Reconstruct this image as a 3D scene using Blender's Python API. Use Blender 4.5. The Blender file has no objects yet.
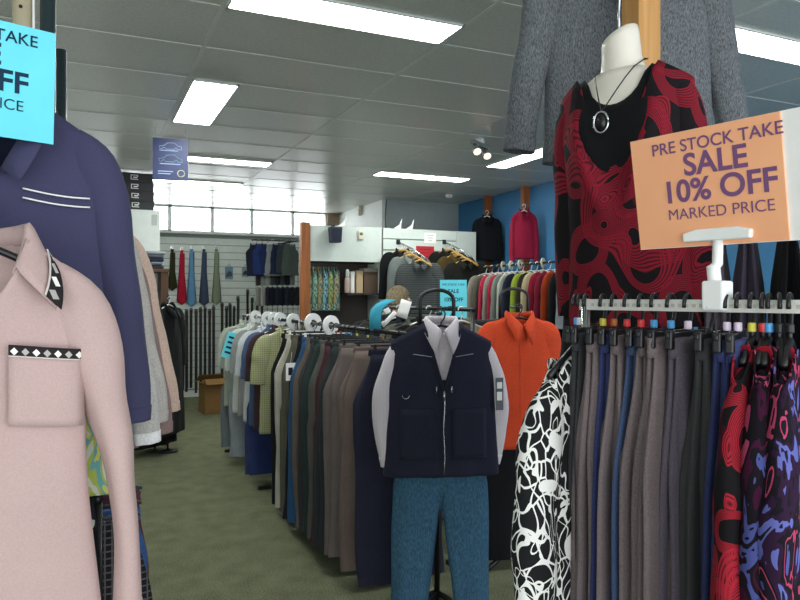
import bpy, bmesh, math, random
from mathutils import Vector, Matrix, noise
C = bpy.context.scene.collection
SC = bpy.context.scene
PI = math.pi
random.seed(5)

# ------------------------------------------------------------------ camera, world, exposure
CAMZ, YAW, FPX = 1.55, math.radians(24.5), 690.0
cam = bpy.data.objects.new('camera', bpy.data.cameras.new('camera'))
C.objects.link(cam)
cam.location = (0, 0, CAMZ)
cam.rotation_euler = (PI/2, 0, -YAW)
cam.data.lens = FPX/800*36
cam.data.sensor_width = 36
cam.data.shift_y = -3/800
cam.data.clip_start = 0.02
SC.camera = cam
SC.view_settings.view_transform = 'Standard'
SC.view_settings.look = 'None'
SC.view_settings.gamma = 1
SC.view_settings.use_curve_mapping = False
SC.view_settings.exposure = 0.14
SC.cycles.max_bounces = 7
SC.cycles.diffuse_bounces = 4
SC.cycles.glossy_bounces = 3
SC.cycles.transmission_bounces = 4
SC.cycles.transparent_max_bounces = 8
SC.cycles.sample_clamp_indirect = 6.0
SC.cycles.use_denoising = True
SKY = 3.1
w = bpy.data.worlds.new('world'); SC.world = w; w.use_nodes = True
w.node_tree.nodes['Background'].inputs[0].default_value = (0.93, 0.97, 1.0, 1)
_t = w.node_tree; _tc = _t.nodes.new('ShaderNodeTexCoord'); _sx = _t.nodes.new('ShaderNodeSeparateXYZ'); _t.links.new(_tc.outputs['Generated'], _sx.inputs[0])
_mr = _t.nodes.new('ShaderNodeMapRange'); _mr.interpolation_type = 'SMOOTHSTEP'   # the sky behind the shop is the sunny side
for _i, _v in ((1, -.2), (2, .7), (3, SKY), (4, SKY*3.6)): _mr.inputs[_i].default_value = _v
_t.links.new(_sx.outputs[1], _mr.inputs[0]); _t.links.new(_mr.outputs[0], _t.nodes['Background'].inputs[1])
LAMP = 26.0          # ceiling troffers
YF, YB, XL, XR, ZC = -2.3, 11.1, -2.6, 5.2, 2.97
def portal(name, loc, rot, sx, sy):
    l = bpy.data.lights.new(name, 'AREA'); l.shape = 'RECTANGLE'; l.size = sx; l.size_y = sy
    l.cycles.is_portal = True
    o = bpy.data.objects.new(name, l); C.objects.link(o); o.location = loc; o.rotation_euler = rot
portal('daylight_shopfront', ((XL+XR)/2, YF-0.02, 1.45), (PI/2, 0, 0), XR-XL-0.1, 2.85)
portal('daylight_clerestory', (1.0, YB+0.12, 2.765), (-PI/2, 0, 0), 5.4, 0.41)

# ------------------------------------------------------------------ pixel helpers (true distance along the view axis)
Fv = Vector((math.sin(YAW), math.cos(YAW), 0)); Rv = Vector((math.cos(YAW), -math.sin(YAW), 0))
def at(px, py, d):
    p = Fv*d + Rv*((px-400)/FPX*d); p.z = CAMZ-(py-297)/FPX*d; return p
def onY(px, py, Y):
    u = (px-400)/FPX; return at(px, py, Y/(Fv.y+u*Rv.y))
def onX(px, py, X):
    u = (px-400)/FPX; return at(px, py, X/(Fv.x+u*Rv.x))
def depth(p): return p[0]*Fv.x+p[1]*Fv.y

# ------------------------------------------------------------------ materials
def lin(c):
    if isinstance(c, str):
        c = [int(c[i:i+2], 16)/255 for i in (0, 2, 4)]
    return tuple((v/12.92 if v <= .04045 else ((v+.055)/1.055)**2.4) for v in c[:3])+(1,)
class NT:
    def __init__(s, name):
        s.m = bpy.data.materials.new(name); s.m.use_nodes = True
        s.t = s.m.node_tree; s.b = s.t.nodes['Principled BSDF']
    def n(s, typ, **kw):
        x = s.t.nodes.new(typ)
        for k, v in kw.items():
            if k.startswith('_'):
                x.inputs[k[1:].replace('_', ' ')].default_value = v
            else: setattr(x, k, v)
        return x
    def l(s, a, b): s.t.links.new(a, b)
    def coord(s, scale=(1, 1, 1)):
        tc = s.n('ShaderNodeTexCoord'); mp = s.n('ShaderNodeMapping')
        mp.inputs['Scale'].default_value = scale; s.l(tc.outputs['Object'], mp.inputs[0]); return mp.outputs[0]
    def ramp(s, fac, stops, interp='LINEAR'):
        r = s.n('ShaderNodeValToRGB'); r.color_ramp.interpolation = interp
        e = r.color_ramp.elements
        while len(e) < len(stops): e.new(0.5)
        for q, (p, c) in zip(e, stops): q.position = p; q.color = lin(c) if not isinstance(c, tuple) else c
        s.l(fac, r.inputs[0]); return r.outputs[0]
    def mix(s, fac, a, b):
        m = s.n('ShaderNodeMix', data_type='RGBA')
        if isinstance(fac, (int, float)): m.inputs[0].default_value = fac
        else: s.l(fac, m.inputs[0])
        for v, i in ((a, 6), (b, 7)):
            if isinstance(v, (str, tuple, list)): m.inputs[i].default_value = lin(v)
            else: s.l(v, m.inputs[i])
        return m.outputs[2]
    def math(s, op, a, b=0.0, c=None):
        m = s.n('ShaderNodeMath', operation=op)
        for i, v in enumerate((a, b) if c is None else (a, b, c)):
            if isinstance(v, (int, float)): m.inputs[i].default_value = v
            else: s.l(v, m.inputs[i])
        return m.outputs[0]
    def base(s, col, rough=.9, spec=.2, bump=None, bs=.3, bd=.002):
        if isinstance(col, (str, tuple, list)): s.b.inputs['Base Color'].default_value = lin(col)
        else: s.l(col, s.b.inputs['Base Color'])
        s.b.inputs['Roughness'].default_value = rough
        s.b.inputs['Specular IOR Level'].default_value = spec
        if bump is not None:
            bn = s.n('ShaderNodeBump'); bn.inputs['Strength'].default_value = bs; bn.inputs['Distance'].default_value = bd
            s.l(bump, bn.inputs['Height']); s.l(bn.outputs[0], s.b.inputs['Normal'])
        return s.m
MC = {}
def dark(c, f):
    if isinstance(c, str): c = [int(c[i:i+2], 16)/255 for i in (0, 2, 4)]
    return tuple(max(0, min(1, v*f)) for v in c[:3])
def cloth(col, var=.12, weave=900, rough=.92):
    k = ('cloth', col, var, weave)
    if k in MC: return MC[k]
    s = NT('cloth_'+str(len(MC))); co = s.coord()
    a = s.n('ShaderNodeTexNoise', _Scale=weave*.35, _Detail=2.0); s.l(co, a.inputs['Vector'])
    b = s.n('ShaderNodeTexNoise', _Scale=9.0, _Detail=2.0); s.l(co, b.inputs['Vector'])
    f = s.math('ADD', s.math('MULTIPLY', a.outputs[0], .7), s.math('MULTIPLY', b.outputs[0], .3))
    c = s.ramp(f, [(.3, dark(col, 1-var)+(1,) if False else lin(dark(col, 1-var))), (.7, lin(dark(col, 1+var)))])
    MC[k] = s.base(c, rough, .15, a.outputs[0], .25, .0015)
    s.b.inputs['Sheen Weight'].default_value = .05
    return MC[k]
def plain(name, col, rough=.5, metal=0, spec=.5):
    if name in MC: return MC[name]
    s = NT(name); co = s.coord()
    a = s.n('ShaderNodeTexNoise', _Scale=14.0, _Detail=3.0); s.l(co, a.inputs['Vector'])
    c = s.ramp(a.outputs[0], [(.3, lin(dark(col, .985))), (.7, lin(dark(col, 1.015)))])
    MC[name] = s.base(c, rough, spec); s.b.inputs['Metallic'].default_value = metal
    return MC[name]
def emit(name, col, st):
    s = NT(name); s.base(col, .5); s.b.inputs['Emission Color'].default_value = lin(col); s.b.inputs['Emission Strength'].default_value = st
    return s.m
def wood(name, c1, c2, sc=(30, 30, 2)):
    s = NT(name); co = s.coord(sc)
    a = s.n('ShaderNodeTexNoise', _Scale=1.0, _Detail=4.0, _Distortion=.6); s.l(co, a.inputs['Vector'])
    c = s.ramp(a.outputs[0], [(.3, c1), (.7, c2)])
    return s.base(c, .5, .4, a.outputs[0], .1)
def striped(name, c1, c2, freq, axis=0, duty=.5, rough=.9):
    s = NT(name); tc = s.coord(); sp = s.n('ShaderNodeSeparateXYZ'); s.l(tc, sp.inputs[0])
    if axis == 3: v = s.math('ADD', sp.outputs[0], sp.outputs[2])
    else: v = sp.outputs[axis]
    f = s.math('GREATER_THAN', s.math('FRACT', s.math('MULTIPLY', v, freq)), duty)
    return s.base(s.mix(f, c1, c2), rough, .15)
def checked(name, c1, c2, freq, duty=.82):
    s = NT(name); tc = s.coord(); sp = s.n('ShaderNodeSeparateXYZ'); s.l(tc, sp.inputs[0])
    f = [s.math('GREATER_THAN', s.math('FRACT', s.math('MULTIPLY', sp.outputs[i], freq)), duty) for i in (0, 2)]
    return s.base(s.mix(s.math('MAXIMUM', f[0], f[1]), c1, c2), .9, .15)
def squiggle(name, ground, line, scale=9.0, wd=.055, blobs=True):
    """thin looping leaf-like lines plus a few filled patches"""
    s = NT(name); co = s.coord((1, 1, .72))
    nz = s.n('ShaderNodeTexNoise', _Scale=scale*.9, _Detail=1.0); s.l(co, nz.inputs['Vector'])
    add = s.n('ShaderNodeVectorMath', operation='MULTIPLY_ADD'); s.l(nz.outputs['Color'], add.inputs[0])
    add.inputs[1].default_value = (.16, .16, .16); s.l(co, add.inputs[2])
    v = s.n('ShaderNodeTexVoronoi', feature='DISTANCE_TO_EDGE', _Scale=scale*1.9); s.l(add.outputs[0], v.inputs['Vector'])
    f1 = s.math('LESS_THAN', v.outputs['Distance'], wd)
    n2 = s.n('ShaderNodeTexNoise', _Scale=scale*1.1, _Detail=0.0, _Distortion=1.6); s.l(co, n2.inputs['Vector'])
    f2 = s.math('LESS_THAN', s.math('ABSOLUTE', s.math('SUBTRACT', s.math('FRACT', s.math('MULTIPLY', n2.outputs[0], 4.0)), .5)), .055)
    f = s.math('MAXIMUM', f1, f2)
    if blobs:
        n3 = s.n('ShaderNodeTexNoise', _Scale=scale*1.3, _Detail=0.0); s.l(add.outputs[0], n3.inputs['Vector'])
        f = s.math('MAXIMUM', f, s.math('GREATER_THAN', n3.outputs[0], .68))
    return s.base(s.mix(f, ground, line), .9, .15)
def swirl(name, ground, c1, c2, k=1.0):
    """bundles of fine concentric strokes in loops over a dark ground"""
    s = NT(name); co = s.coord((1, 1, .8))
    nz = s.n('ShaderNodeTexNoise', _Scale=5.0, _Detail=1.0); s.l(co, nz.inputs['Vector'])
    add = s.n('ShaderNodeVectorMath', operation='MULTIPLY_ADD'); s.l(nz.outputs['Color'], add.inputs[0])
    add.inputs[1].default_value = (.18, .18, .18); s.l(co, add.inputs[2])
    v = s.n('ShaderNodeTexVoronoi', feature='F1', _Scale=8.5*k); s.l(add.outputs[0], v.inputs['Vector'])
    d = v.outputs['Distance']
    band = s.math('LESS_THAN', s.math('ABSOLUTE', s.math('SUBTRACT', d, .5)), .13)
    n4 = s.n('ShaderNodeTexNoise', _Scale=4.0, _Detail=0.0, _Distortion=.8); s.l(co, n4.inputs['Vector'])
    band2 = s.math('LESS_THAN', s.math('ABSOLUTE', s.math('SUBTRACT', n4.outputs[0], .5)), .035)
    fine = s.math('ABSOLUTE', s.math('SINE', s.math('MULTIPLY', d, 95.0)))
    fine2 = s.math('ABSOLUTE', s.math('SINE', s.math('MULTIPLY', n4.outputs[0], 210.0)))
    f = s.math('MAXIMUM', s.math('MULTIPLY', band, fine), s.math('MULTIPLY', band2, fine2))
    big = s.n('ShaderNodeTexNoise', _Scale=6.0); s.l(co, big.inputs['Vector'])
    gcol = s.mix(s.math('MULTIPLY', s.math('GREATER_THAN', big.outputs[0], .6), .7), ground, c2)
    return s.base(s.mix(f, gcol, c1), .9, .15)
def splotch(name, stops, scale=7.0, dist=1.2):
    s = NT(name); co = s.coord((1, 1, .6))
    a = s.n('ShaderNodeTexNoise', _Scale=scale, _Detail=2.5, _Distortion=dist); s.l(co, a.inputs['Vector'])
    return s.base(s.ramp(a.outputs[0], stops, 'CONSTANT'), .9, .15)
def glassmat():
    s = NT('pane_glass'); t = s.n('ShaderNodeBsdfTransparent'); g = s.n('ShaderNodeBsdfGlossy', _Roughness=.02)
    fr = s.n('ShaderNodeFresnel'); fr.inputs[0].default_value = 1.45; mx = s.n('ShaderNodeMixShader')
    s.l(s.math('MULTIPLY', fr.outputs[0], .6), mx.inputs[0]); s.l(t.outputs[0], mx.inputs[1]); s.l(g.outputs[0], mx.inputs[2])
    s.l(mx.outputs[0], s.t.nodes['Material Output'].inputs[0]); return s.m

BLACKP = plain('black_plastic', '17181a', .38)
BLACKM = plain('black_metal', '141516', .35, 0, .5)
WHITEP = plain('white_plastic', 'f2f3f1', .4)
CREAMP = plain('cream_plastic', 'd8d2bb', .5)
CHROME = plain('chrome', 'c8cacc', .25, 1)
GREENM = plain('dark_green_metal', '1d2f34', .4)
WHITE = plain('white_paint', 'dfe4e0', .55)
SLATW = plain('slat_board', 'dde4df', .5)
DARKG = plain('dark_gap', '20221f', .9)
PINE = wood('pine_wood', 'b9854a', 'dcab6d')
REDW = wood('red_brown_wood', '8a4f27', 'a86532')
BROWNW = wood('brown_wood', '4a2f1c', '63422a')
CARD = plain('cardboard', '8a6a42', .9, 0, .1)
CARDL = plain('pale_cardboard', 'c0a888', .9, 0, .1)
PAPERW = plain('white_paper', 'f3f3f0', .8, 0, .2)
BLACKC = cloth('121316', .2)

# ------------------------------------------------------------------ mesh builder
class MB:
    def __init__(s): s.v, s.f = [], []
    def grid(s, rows, closed=False, flip=False):
        b = len(s.v); n = len(rows[0])
        for r in rows: s.v += [tuple(p) for p in r]
        for j in range(len(rows)-1):
            for i in range(n if closed else n-1):
                k = (i+1) % n
                q = (b+j*n+i, b+j*n+k, b+(j+1)*n+k, b+(j+1)*n+i)
                s.f.append(q[::-1] if flip else q)
        return s
    def cap(s, ring_start, n, flip=False):
        q = list(range(ring_start, ring_start+n)); s.f.append(tuple(q[::-1] if flip else q)); return s
    def loft(s, rows, cap0=True, cap1=True):
        b = len(s.v); n = len(rows[0]); s.grid(rows, True)
        if cap0: s.cap(b, n, True)
        if cap1: s.cap(b+(len(rows)-1)*n, n)
        return s
    def box(s, c, sz, rot=None):
        b = len(s.v)
        for z in (-.5, .5):
            for x, y in ((-.5, -.5), (.5, -.5), (.5, .5), (-.5, .5)):
                p = Vector((x*sz[0], y*sz[1], z*sz[2]))
                if rot is not None: p = rot @ p
                s.v.append(tuple(p+Vector(c)))
        for q in ((3, 2, 1, 0), (4, 5, 6, 7), (0, 1, 5, 4), (1, 2, 6, 5), (2, 3, 7, 6), (3, 0, 4, 7)): s.f.append(tuple(b+i for i in q))
        return s
    def mm(s, a, b):
        return s.box([(a[i]+b[i])/2 for i in range(3)], [abs(b[i]-a[i]) for i in range(3)])
    def tube(s, pts, r, n=8):
        pts = [Vector(p) for p in pts]; rows = []
        up = None
        for i, p in enumerate(pts):
            t = (pts[min(i+1, len(pts)-1)]-pts[max(i-1, 0)]).normalized()
            if up is None:
                up = Vector((0, 0, 1)) if abs(t.z) < .9 else Vector((0, 1, 0))
            a = t.cross(up).normalized(); b = a.cross(t).normalized(); up = b
            rr = r[i] if isinstance(r, (list, tuple)) else r
            rows.append([p+a*(rr*math.cos(2*PI*k/n))-b*(rr*math.sin(2*PI*k/n)) for k in range(n)])
        return s.loft(rows)
    def lathe(s, prof, n=20, c=(0, 0, 0)):
        rows = [[(c[0]+r*math.cos(2*PI*k/n), c[1]+r*math.sin(2*PI*k/n), c[2]+z) for k in range(n)] for r, z in prof]
        return s.loft(rows)
    def prism(s, poly, y0, y1):
        rows = [[(x, y0, z) for x, z in poly], [(x, y1, z) for x, z in poly]]
        return s.loft(rows)
    def build(s, name, mat, parent=None, smooth=True, bevel=0, solid=0, sub=0):
        me = bpy.data.meshes.new(name); me.from_pydata(s.v, [], s.f); me.update()
        bm = bmesh.new(); bm.from_mesh(me); bmesh.ops.recalc_face_normals(bm, faces=bm.faces); bm.to_mesh(me); bm.free()
        if smooth:
            for p in me.polygons: p.use_smooth = True
        me.materials.append(mat)
        o = bpy.data.objects.new(name, me); C.objects.link(o)
        if parent: o.parent = parent
        if solid:
            m = o.modifiers.new('solid', 'SOLIDIFY'); m.thickness = solid; m.offset = 0
        if bevel:
            m = o.modifiers.new('bevel', 'BEVEL'); m.width = bevel; m.segments = 2; m.limit_method = 'ANGLE'
        if sub:
            m = o.modifiers.new('sub', 'SUBSURF'); m.levels = sub; m.render_levels = sub
        return o
def bx(name, a, b, mat, parent=None, bevel=.003):
    return MB().mm(a, b).build(name, mat, parent, False, bevel)
def tag(o, label=None, cat=None, group=None, kind=None):
    if label: o['label'] = label
    if cat: o['category'] = cat
    if group: o['group'] = group
    if kind: o['kind'] = kind
    return o
def thing(name, label, cat, loc=(0, 0, 0), rz=0, group=None, tilt=(0, 0)):
    o = bpy.data.objects.new(name, None); C.objects.link(o); o.empty_display_size = .1
    o.location = loc; o.rotation_euler = (tilt[0], tilt[1], rz)
    return tag(o, label, cat, group)
def struct(o, label, cat):
    return tag(o, label, cat, None, 'structure')
def sstep(a, b, t): t = max(0, min(1, t)); t = t*t*(3-2*t); return a+(b-a)*t
def spow(v, p): return math.copysign(abs(v)**p, v)

# ------------------------------------------------------------------ the setting
def carpet():
    s = NT('olive_carpet'); co = s.coord()
    a = s.n('ShaderNodeTexNoise', _Scale=130.0, _Detail=3.0); s.l(co, a.inputs['Vector'])
    b = s.n('ShaderNodeTexNoise', _Scale=7.0, _Detail=3.0); s.l(co, b.inputs['Vector'])
    f = s.math('ADD', s.math('MULTIPLY', a.outputs[0], .75), s.math('MULTIPLY', b.outputs[0], .25))
    return s.base(s.ramp(f, [(.35, '50533f'), (.65, '82846c')]), 1, .05, a.outputs[0], .6, .008)
fl = MB().mm((XL-.1, YF, -.08), (XR+.1, YB+.2, 0)).build('floor', carpet(), None, False)
struct(fl, 'olive green cut pile carpet over the whole shop floor', 'floor')
def ceil_mat(name, col, rough):
    s = NT(name); co = s.coord()
    a = s.n('ShaderNodeTexNoise', _Scale=60.0, _Detail=2.0); s.l(co, a.inputs['Vector'])
    return s.base(s.ramp(a.outputs[0], [(.3, lin(dark(col, .96))), (.7, lin(dark(col, 1.03)))]), rough, .55, a.outputs[0], .01, .0005)
ce = MB().mm((XL-.1, YF, ZC), (XR+.1, YB+.2, ZC+.1)).build('ceiling', ceil_mat('ceiling_tile', 'd2d5cd', .3), None, False)
struct(ce, 'grey vinyl faced suspended ceiling tiles', 'ceiling')
tb = MB(); k = -2
while .61+1.2*k < XR:
    x = .61+1.2*k; k += 1
    if x > XL: tb.mm((x-.012, YF, ZC-.003), (x+.012, YB, ZC+.001))
k = -9
while 3.43+.6*k < YB:
    y = 3.43+.6*k; k += 1
    if y > YF: tb.mm((XL, y-.012, ZC-.0027), (XR, y+.012, ZC+.001))
struct(tb.build('trim_1', ceil_mat('ceiling_tee', 'd9dcd6', .3), None, False), 'pale metal grid bars between the ceiling tiles', 'ceiling grid')
struct(bx('wall_left', (XL-.1, YF, 0), (XL, YB+.1, ZC), WHITE), 'white side wall behind the left racks', 'wall')
BLUE = plain('blue_paint', '3d7fb2', .6)
struct(bx('wall_right', (XR, YF, 0), (XR+.1, 9.3, ZC), BLUE), 'blue painted side wall on the right', 'wall')
GREYP = plain('grey_paint', 'aab4b4', .6)
struct(bx('wall_alcove', (4.0, 9.25, 0), (XR+.1, 9.35, ZC), GREYP), 'grey wall above the white slatted partition', 'wall')
struct(bx('wall_return', (3.93, 9.25, 0), (4.0, YB, ZC), WHITE), 'white return wall beside the rear windows', 'wall')
# rear wall: solid below the clerestory, slat boards on top of it
WZ = 2.56
struct(bx('wall_back', (XL, YB+.03, 0), (4.0, YB+.2, WZ), WHITE, None, 0), 'white rear wall under the long window', 'wall')
m = MB(); z = .12
while z+.1 < WZ:
    m.mm((XL+.02, YB, z), (3.72, YB+.022, z+.104)); z += .1125
sw = m.build('trim_2', SLATW, None, False, .004); struct(sw, 'white slotted display boards on the rear wall', 'slatwall')
struct(bx('trim_3', (XL, YB+.022, 0), (3.73, YB+.03, WZ), plain('slot_backing', '8d948f', .8), None, 0), 'grey backing in the slots of the rear wall', 'slatwall backing')  # backing board in one even grey, seen between the slats
struct(bx('baseboard_back', (XL, YB-.02, 0), (3.9, YB+.0215, .1), WHITE), 'white skirting along the rear wall', 'baseboard')
xs = [XL]+[onY(p, 220, YB).x for p in (125, 170, 213, 252.5, 293.5, 327.5)]
FR = plain('window_frame_grey', 'd4d9d7', .5)
GL = glassmat()
for i in range(len(xs)-1):
    a, b = xs[i], xs[i+1]
    r = thing('window_%d' % (i+1), 'bright clerestory window, pane number %d from the left of the rear wall' % (i+1), 'window', ((a+b)/2, YB+.1, WZ))
    r['kind'] = 'structure'; h = (b-a)/2
    f = MB().mm((-h, -.06, 0), (-h+.028, .02, ZC-WZ)).mm((h-.028, -.06, 0), (h, .02, ZC-WZ)).mm((-h, -.06, 0), (h, .02, .03)).mm((-h, -.06, ZC-WZ-.03), (h, .02, ZC-WZ))
    f.build('window_frame', FR, r, False, .003)
    bx('pane', (-h+.027, -.014, .029), (h-.027, -.008, ZC-WZ-.029), GL, r, 0)
struct(bx('trim_4', (XL, YB-.06, WZ-.03), (3.72, YB+.12, WZ+.002), WHITE), 'white sill under the long rear window', 'window sill')
xe = xs[-1]
struct(bx('wall_pier', (xe, YB+.0, WZ), (4.0, YB+.2, ZC), wood('pier_brick', '7e6a58', '9a846d', (6, 6, 20))), 'brown pier at the right end of the rear window', 'wall')

# ceiling lights
LD = emit('light_diffuser', 'f6fbf6', LAMP)
LDd = emit('light_diffuser_pale', 'f2f7e6', LAMP*.55)
def troffer(x0, x1, y0, y1, label, mat=LD):
    r = thing('ceiling_light', label, 'ceiling light', ((x0+x1)/2, (y0+y1)/2, ZC), 0, 'fluorescent ceiling lights')
    a, b = (x1-x0)/2, (y1-y0)/2
    MB().mm((-a, -b, -.012), (-a+.015, b, 0)).mm((a-.015, -b, -.012), (a, b, 0)).mm((-a, -b, -.012), (a, -b+.015, 0)).mm((-a, b-.015, -.012), (a, b, 0)).build('frame', WHITE, r, False, .002)
    bx('diffuser', (-a+.014, -b+.014, -.009), (a-.014, b-.014, -.002), mat, r, 0)
troffer(.62, 1.80, 3.13, 3.42, 'large white ceiling light at top centre, the nearest one')
troffer(.63, .94, 4.64, 5.82, 'short white ceiling light at left, running away from the viewer')
troffer(.62, 1.80, 7.16, 7.42, 'thin ceiling light just right of the hanging blue sign')
troffer(3.02, 4.20, 7.15, 7.42, 'thin ceiling light above the white slatted partition')
troffer(3.02, 4.20, 2.55, 2.82, 'white ceiling light at far right above the orange sign')
troffer(3.93, 4.20, 5.25, 6.42, 'pale ceiling light left of the red patterned top', LDd)
troffer(.62, 1.80, 8.66, 8.90, 'thin rearmost ceiling light close to the windows', LDd)
r = thing('smoke_detector', 'small white round smoke detector on ceiling above grey wall', 'smoke detector', (at(449, 200, 9.6).x, at(449, 200, 9.6).y, ZC))
MB().lathe([(.05, 0), (.05, -.02), (.035, -.045), (.01, -.05)]).build('housing', WHITEP, r)
# track spots
p = at(480, 150, 6.2)
r = thing('track_light', 'ceiling track with two small chrome spot heads', 'track light', (p.x, p.y, ZC), math.radians(35))
bx('track', (-.17, -.018, -.07), (.17, .018, -.035), CHROME, r)
bx('mount', (-.03, -.03, -.036), (.03, .03, 0), WHITEP, r)
for sx in (-.12, .1):
    h = MB().tube([(sx, 0, -.07), (sx-.015, -.02, -.1)], .01).tube([(sx-.01, -.015, -.09), (sx-.05, -.05, -.15)], [.028, .04], 14).build('spot_head', CHROME, r)
    MB().tube([(sx-.05, -.05, -.15), (sx-.052, -.052, -.153)], [.034, .034], 14).build('lamp_glass', emit('spot_bulb', 'ffd9b0', 2.0), h)

# ------------------------------------------------------------------ garments
NR = 64
def torso(P, seed, mat, parent, name='body', dy=0.0):
    """a hanging or worn top: tube from hem to the shoulder line; front is -y, origin at the neck point"""
    L, ws, wc, wh, sd, nw = P['L'], P['ws'], P['wc'], P['wh'], P.get('sd', .05), P.get('nw', .075)
    nf, nb, vee = P.get('nf', .07), P.get('nb', .015), P.get('vee', False)
    dt, dc, dh, nd = P.get('dt', .014), P.get('dc', .06), P.get('dh', .05), P.get('nd', .045)
    wr, bust, nz = P.get('wr', .008), P.get('bust', 0), 30
    def ztop(x, front):
        q = abs(x)/nw
        if q < 1:
            if front: return -nf*((1-q**P.get('vp', 1)) if vee else math.sqrt(1-q*q))
            return -nb*math.sqrt(1-q*q)
        return -sd*(abs(x)-nw)/max(.001, ws-nw)
    rows = []
    for j in range(nz+1):
        t = j/nz
        ww = sstep(wh, wc, t/.62) if t < .62 else sstep(wc, ws, (t-.62)/.38)
        dd = sstep(dh, dc, t/.62) if t < .62 else dc+(dt-dc)*((t-.62)/.38)**1.6
        row = []
        for i in range(NR):
            th = 2*PI*(i+.5)/NR; c, s = math.cos(th), math.sin(th)
            x = ww*spow(c, .95); front = s > 0
            z = -L+t*(ztop(x, front)+L)
            zs = 0 if abs(x) < nw else ztop(x, front)
            tn = min(1, (z+L)/(zs+L)) if front else t
            d2 = sstep(dh, dc, tn/.62) if tn < .62 else dc+(dt-dc)*((tn-.62)/.38)**1.6
            if tn > .62 and abs(x) < nw*1.1: d2 += nd*(1-min(1, abs(x)/(nw*1.1))**2)*((tn-.62)/.38)**2
            y = -d2*spow(s, .62)
            if bust and front: y -= bust*math.exp(-((t-.72)/.16)**2)*(math.exp(-((abs(x)-.08)/.07)**2))
            am = wr*(1.1-.75*t)*abs(s)**.5
            nn = noise.noise(Vector((x*7+seed*3.1, (1 if front else 9)+seed, z*1.8)))
            n2 = math.sin(x*42+seed*2+3*noise.noise(Vector((seed, z*2, 2))))*(1-t)
            n3 = noise.noise(Vector((x*16+seed, z*11, 5 if front else 7)))
            y += am*(nn*1.3+.5*n2+.45*n3)*(1 if not front else -1)
            row.append((x+.3*am*nn, y+dy, z+.004*nn*(1-t)))
        rows.append(row)
    b = MB(); b.grid(rows, True)
    return b.build(name, mat, parent, True, 0, P.get('th', .003))
def sleeve(path, sg, seed, mat, parent, name='sleeve', wr=.006, cuff=None, cuffmat=None):
    """path: (x, z, halfwidth, halfdepth[, y]) from inside the armhole to the cuff"""
    def lerp_path(u):
        n = len(path)-1; k = min(int(u*n), n-1); f = u*n-k
        g = lambda i: path[max(0, min(n, i))]
        out = []
        for a in range(5):
            v = [(q[a] if len(q) > a else 0.0) for q in (g(k-1), g(k), g(k+1), g(k+2))]
            out.append(.5*((2*v[1])+(v[2]-v[0])*f+(2*v[0]-5*v[1]+4*v[2]-v[3])*f*f+(3*v[1]-v[0]-3*v[2]+v[3])*f**3))
        return out
    nz, n = 26, 20
    def ring(u, grow=1.0):
        a, b = lerp_path(max(0, u-.02)), lerp_path(min(1, u+.02)); q = lerp_path(u)
        tx, tz = b[0]-a[0], b[1]-a[1]; l = math.hypot(tx, tz) or 1
        nx, nzz = -tz/l, tx/l
        row = []
        for i in range(n):
            th = 2*PI*i/n; c, s = math.cos(th), math.sin(th)
            k = noise.noise(Vector((c*1.6+seed, s*1.6+seed*2, u*5)))*wr*min(1, 3*u)+wr*.5*math.sin(u*26+seed+2*c)*math.exp(-((u-.55)/.25)**2)
            hw, hd = q[2]*grow+k*.6, q[3]*grow+k
            row.append((sg*(q[0]+nx*c*hw), q[4]-spow(s, .9)*hd, q[1]+nzz*c*hw))
        return row
    rows = [ring(j/nz) for j in range(nz+1)]
    o = MB().grid(rows, True).build(name, mat, parent, True, 0, .003)
    if cuff:
        u0 = 1-cuff
        MB().grid([ring(u0+cuff*k/4, 1.06 if cuffmat is None else 1.04) for k in range(5)], True).build('cuff', cuffmat or mat, parent, True, 0, .003)
    return o
def collar(P, mat, parent, stand=.028, leaf=.05, point=.03, splay=.012, name='collar', gap=.06):
    nw, nf, nd, vee = P.get('nw', .075), P.get('nf', .07), P.get('nd', .045)+P.get('dt', .014), P.get('vee', False)
    rows = [[], [], [], [], []]
    n = 36
    for k in range(n+1):
        s = -1+2*k/n; a = s*(PI-gap)
        x = nw*1.0*math.sin(a); cy = math.cos(a); y = nd*cy*.95
        if cy > 0: z = -P.get('nb', .015)*cy
        else:
            q = abs(x)/nw; z = -nf*((1-q) if vee else math.sqrt(max(0, 1-q*q)))
        e = abs(s)
        outx, outy = math.sin(a), math.cos(a)
        lf = leaf+point*max(0, (e-.6)/.4)**2
        sp = splay+.02*max(0, (e-.5)/.5)
        st = stand*(1-.55*max(0, (e-.5)/.5))
        rows[0].append((x, y, z-.004)); rows[1].append((x+outx*.001, y+outy*.001, z+st))
        rows[2].append((x+outx*.007, y+outy*.007, z+st+.003)); rows[3].append((x+outx*.013, y+outy*.013-.004*(cy < 0), z+st-.006))
        dx = math.copysign(.03, x)*max(0, (e-.55)/.45)
        rows[4].append((x+outx*sp+dx, y+outy*(sp+.006)-.012*(1-cy)/2, z+st-lf))
    return MB().grid(rows).build(name, mat, parent, True, 0, .003)
LS = [(.13, -.05, .03, .012), (.185, -.1, .075, .03), (.222, -.2, .077, .036), (.245, -.36, .062, .034), (.262, -.52, .053, .03), (.27, -.62, .045, .026)]
SS = [(.13, -.05, .03, .012), (.185, -.1, .075, .03), (.225, -.18, .085, .036), (.255, -.27, .082, .036)]
def mvsleeve(path, dx=0, sc=1.0, flare=0.0):
    z0 = path[0][1]
    return [(q[0]+dx-flare*(q[1]-z0), q[1]*sc, q[2], q[3]) for q in path]
DEF = dict(L=.72, ws=.2, wc=.235, wh=.24)
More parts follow.
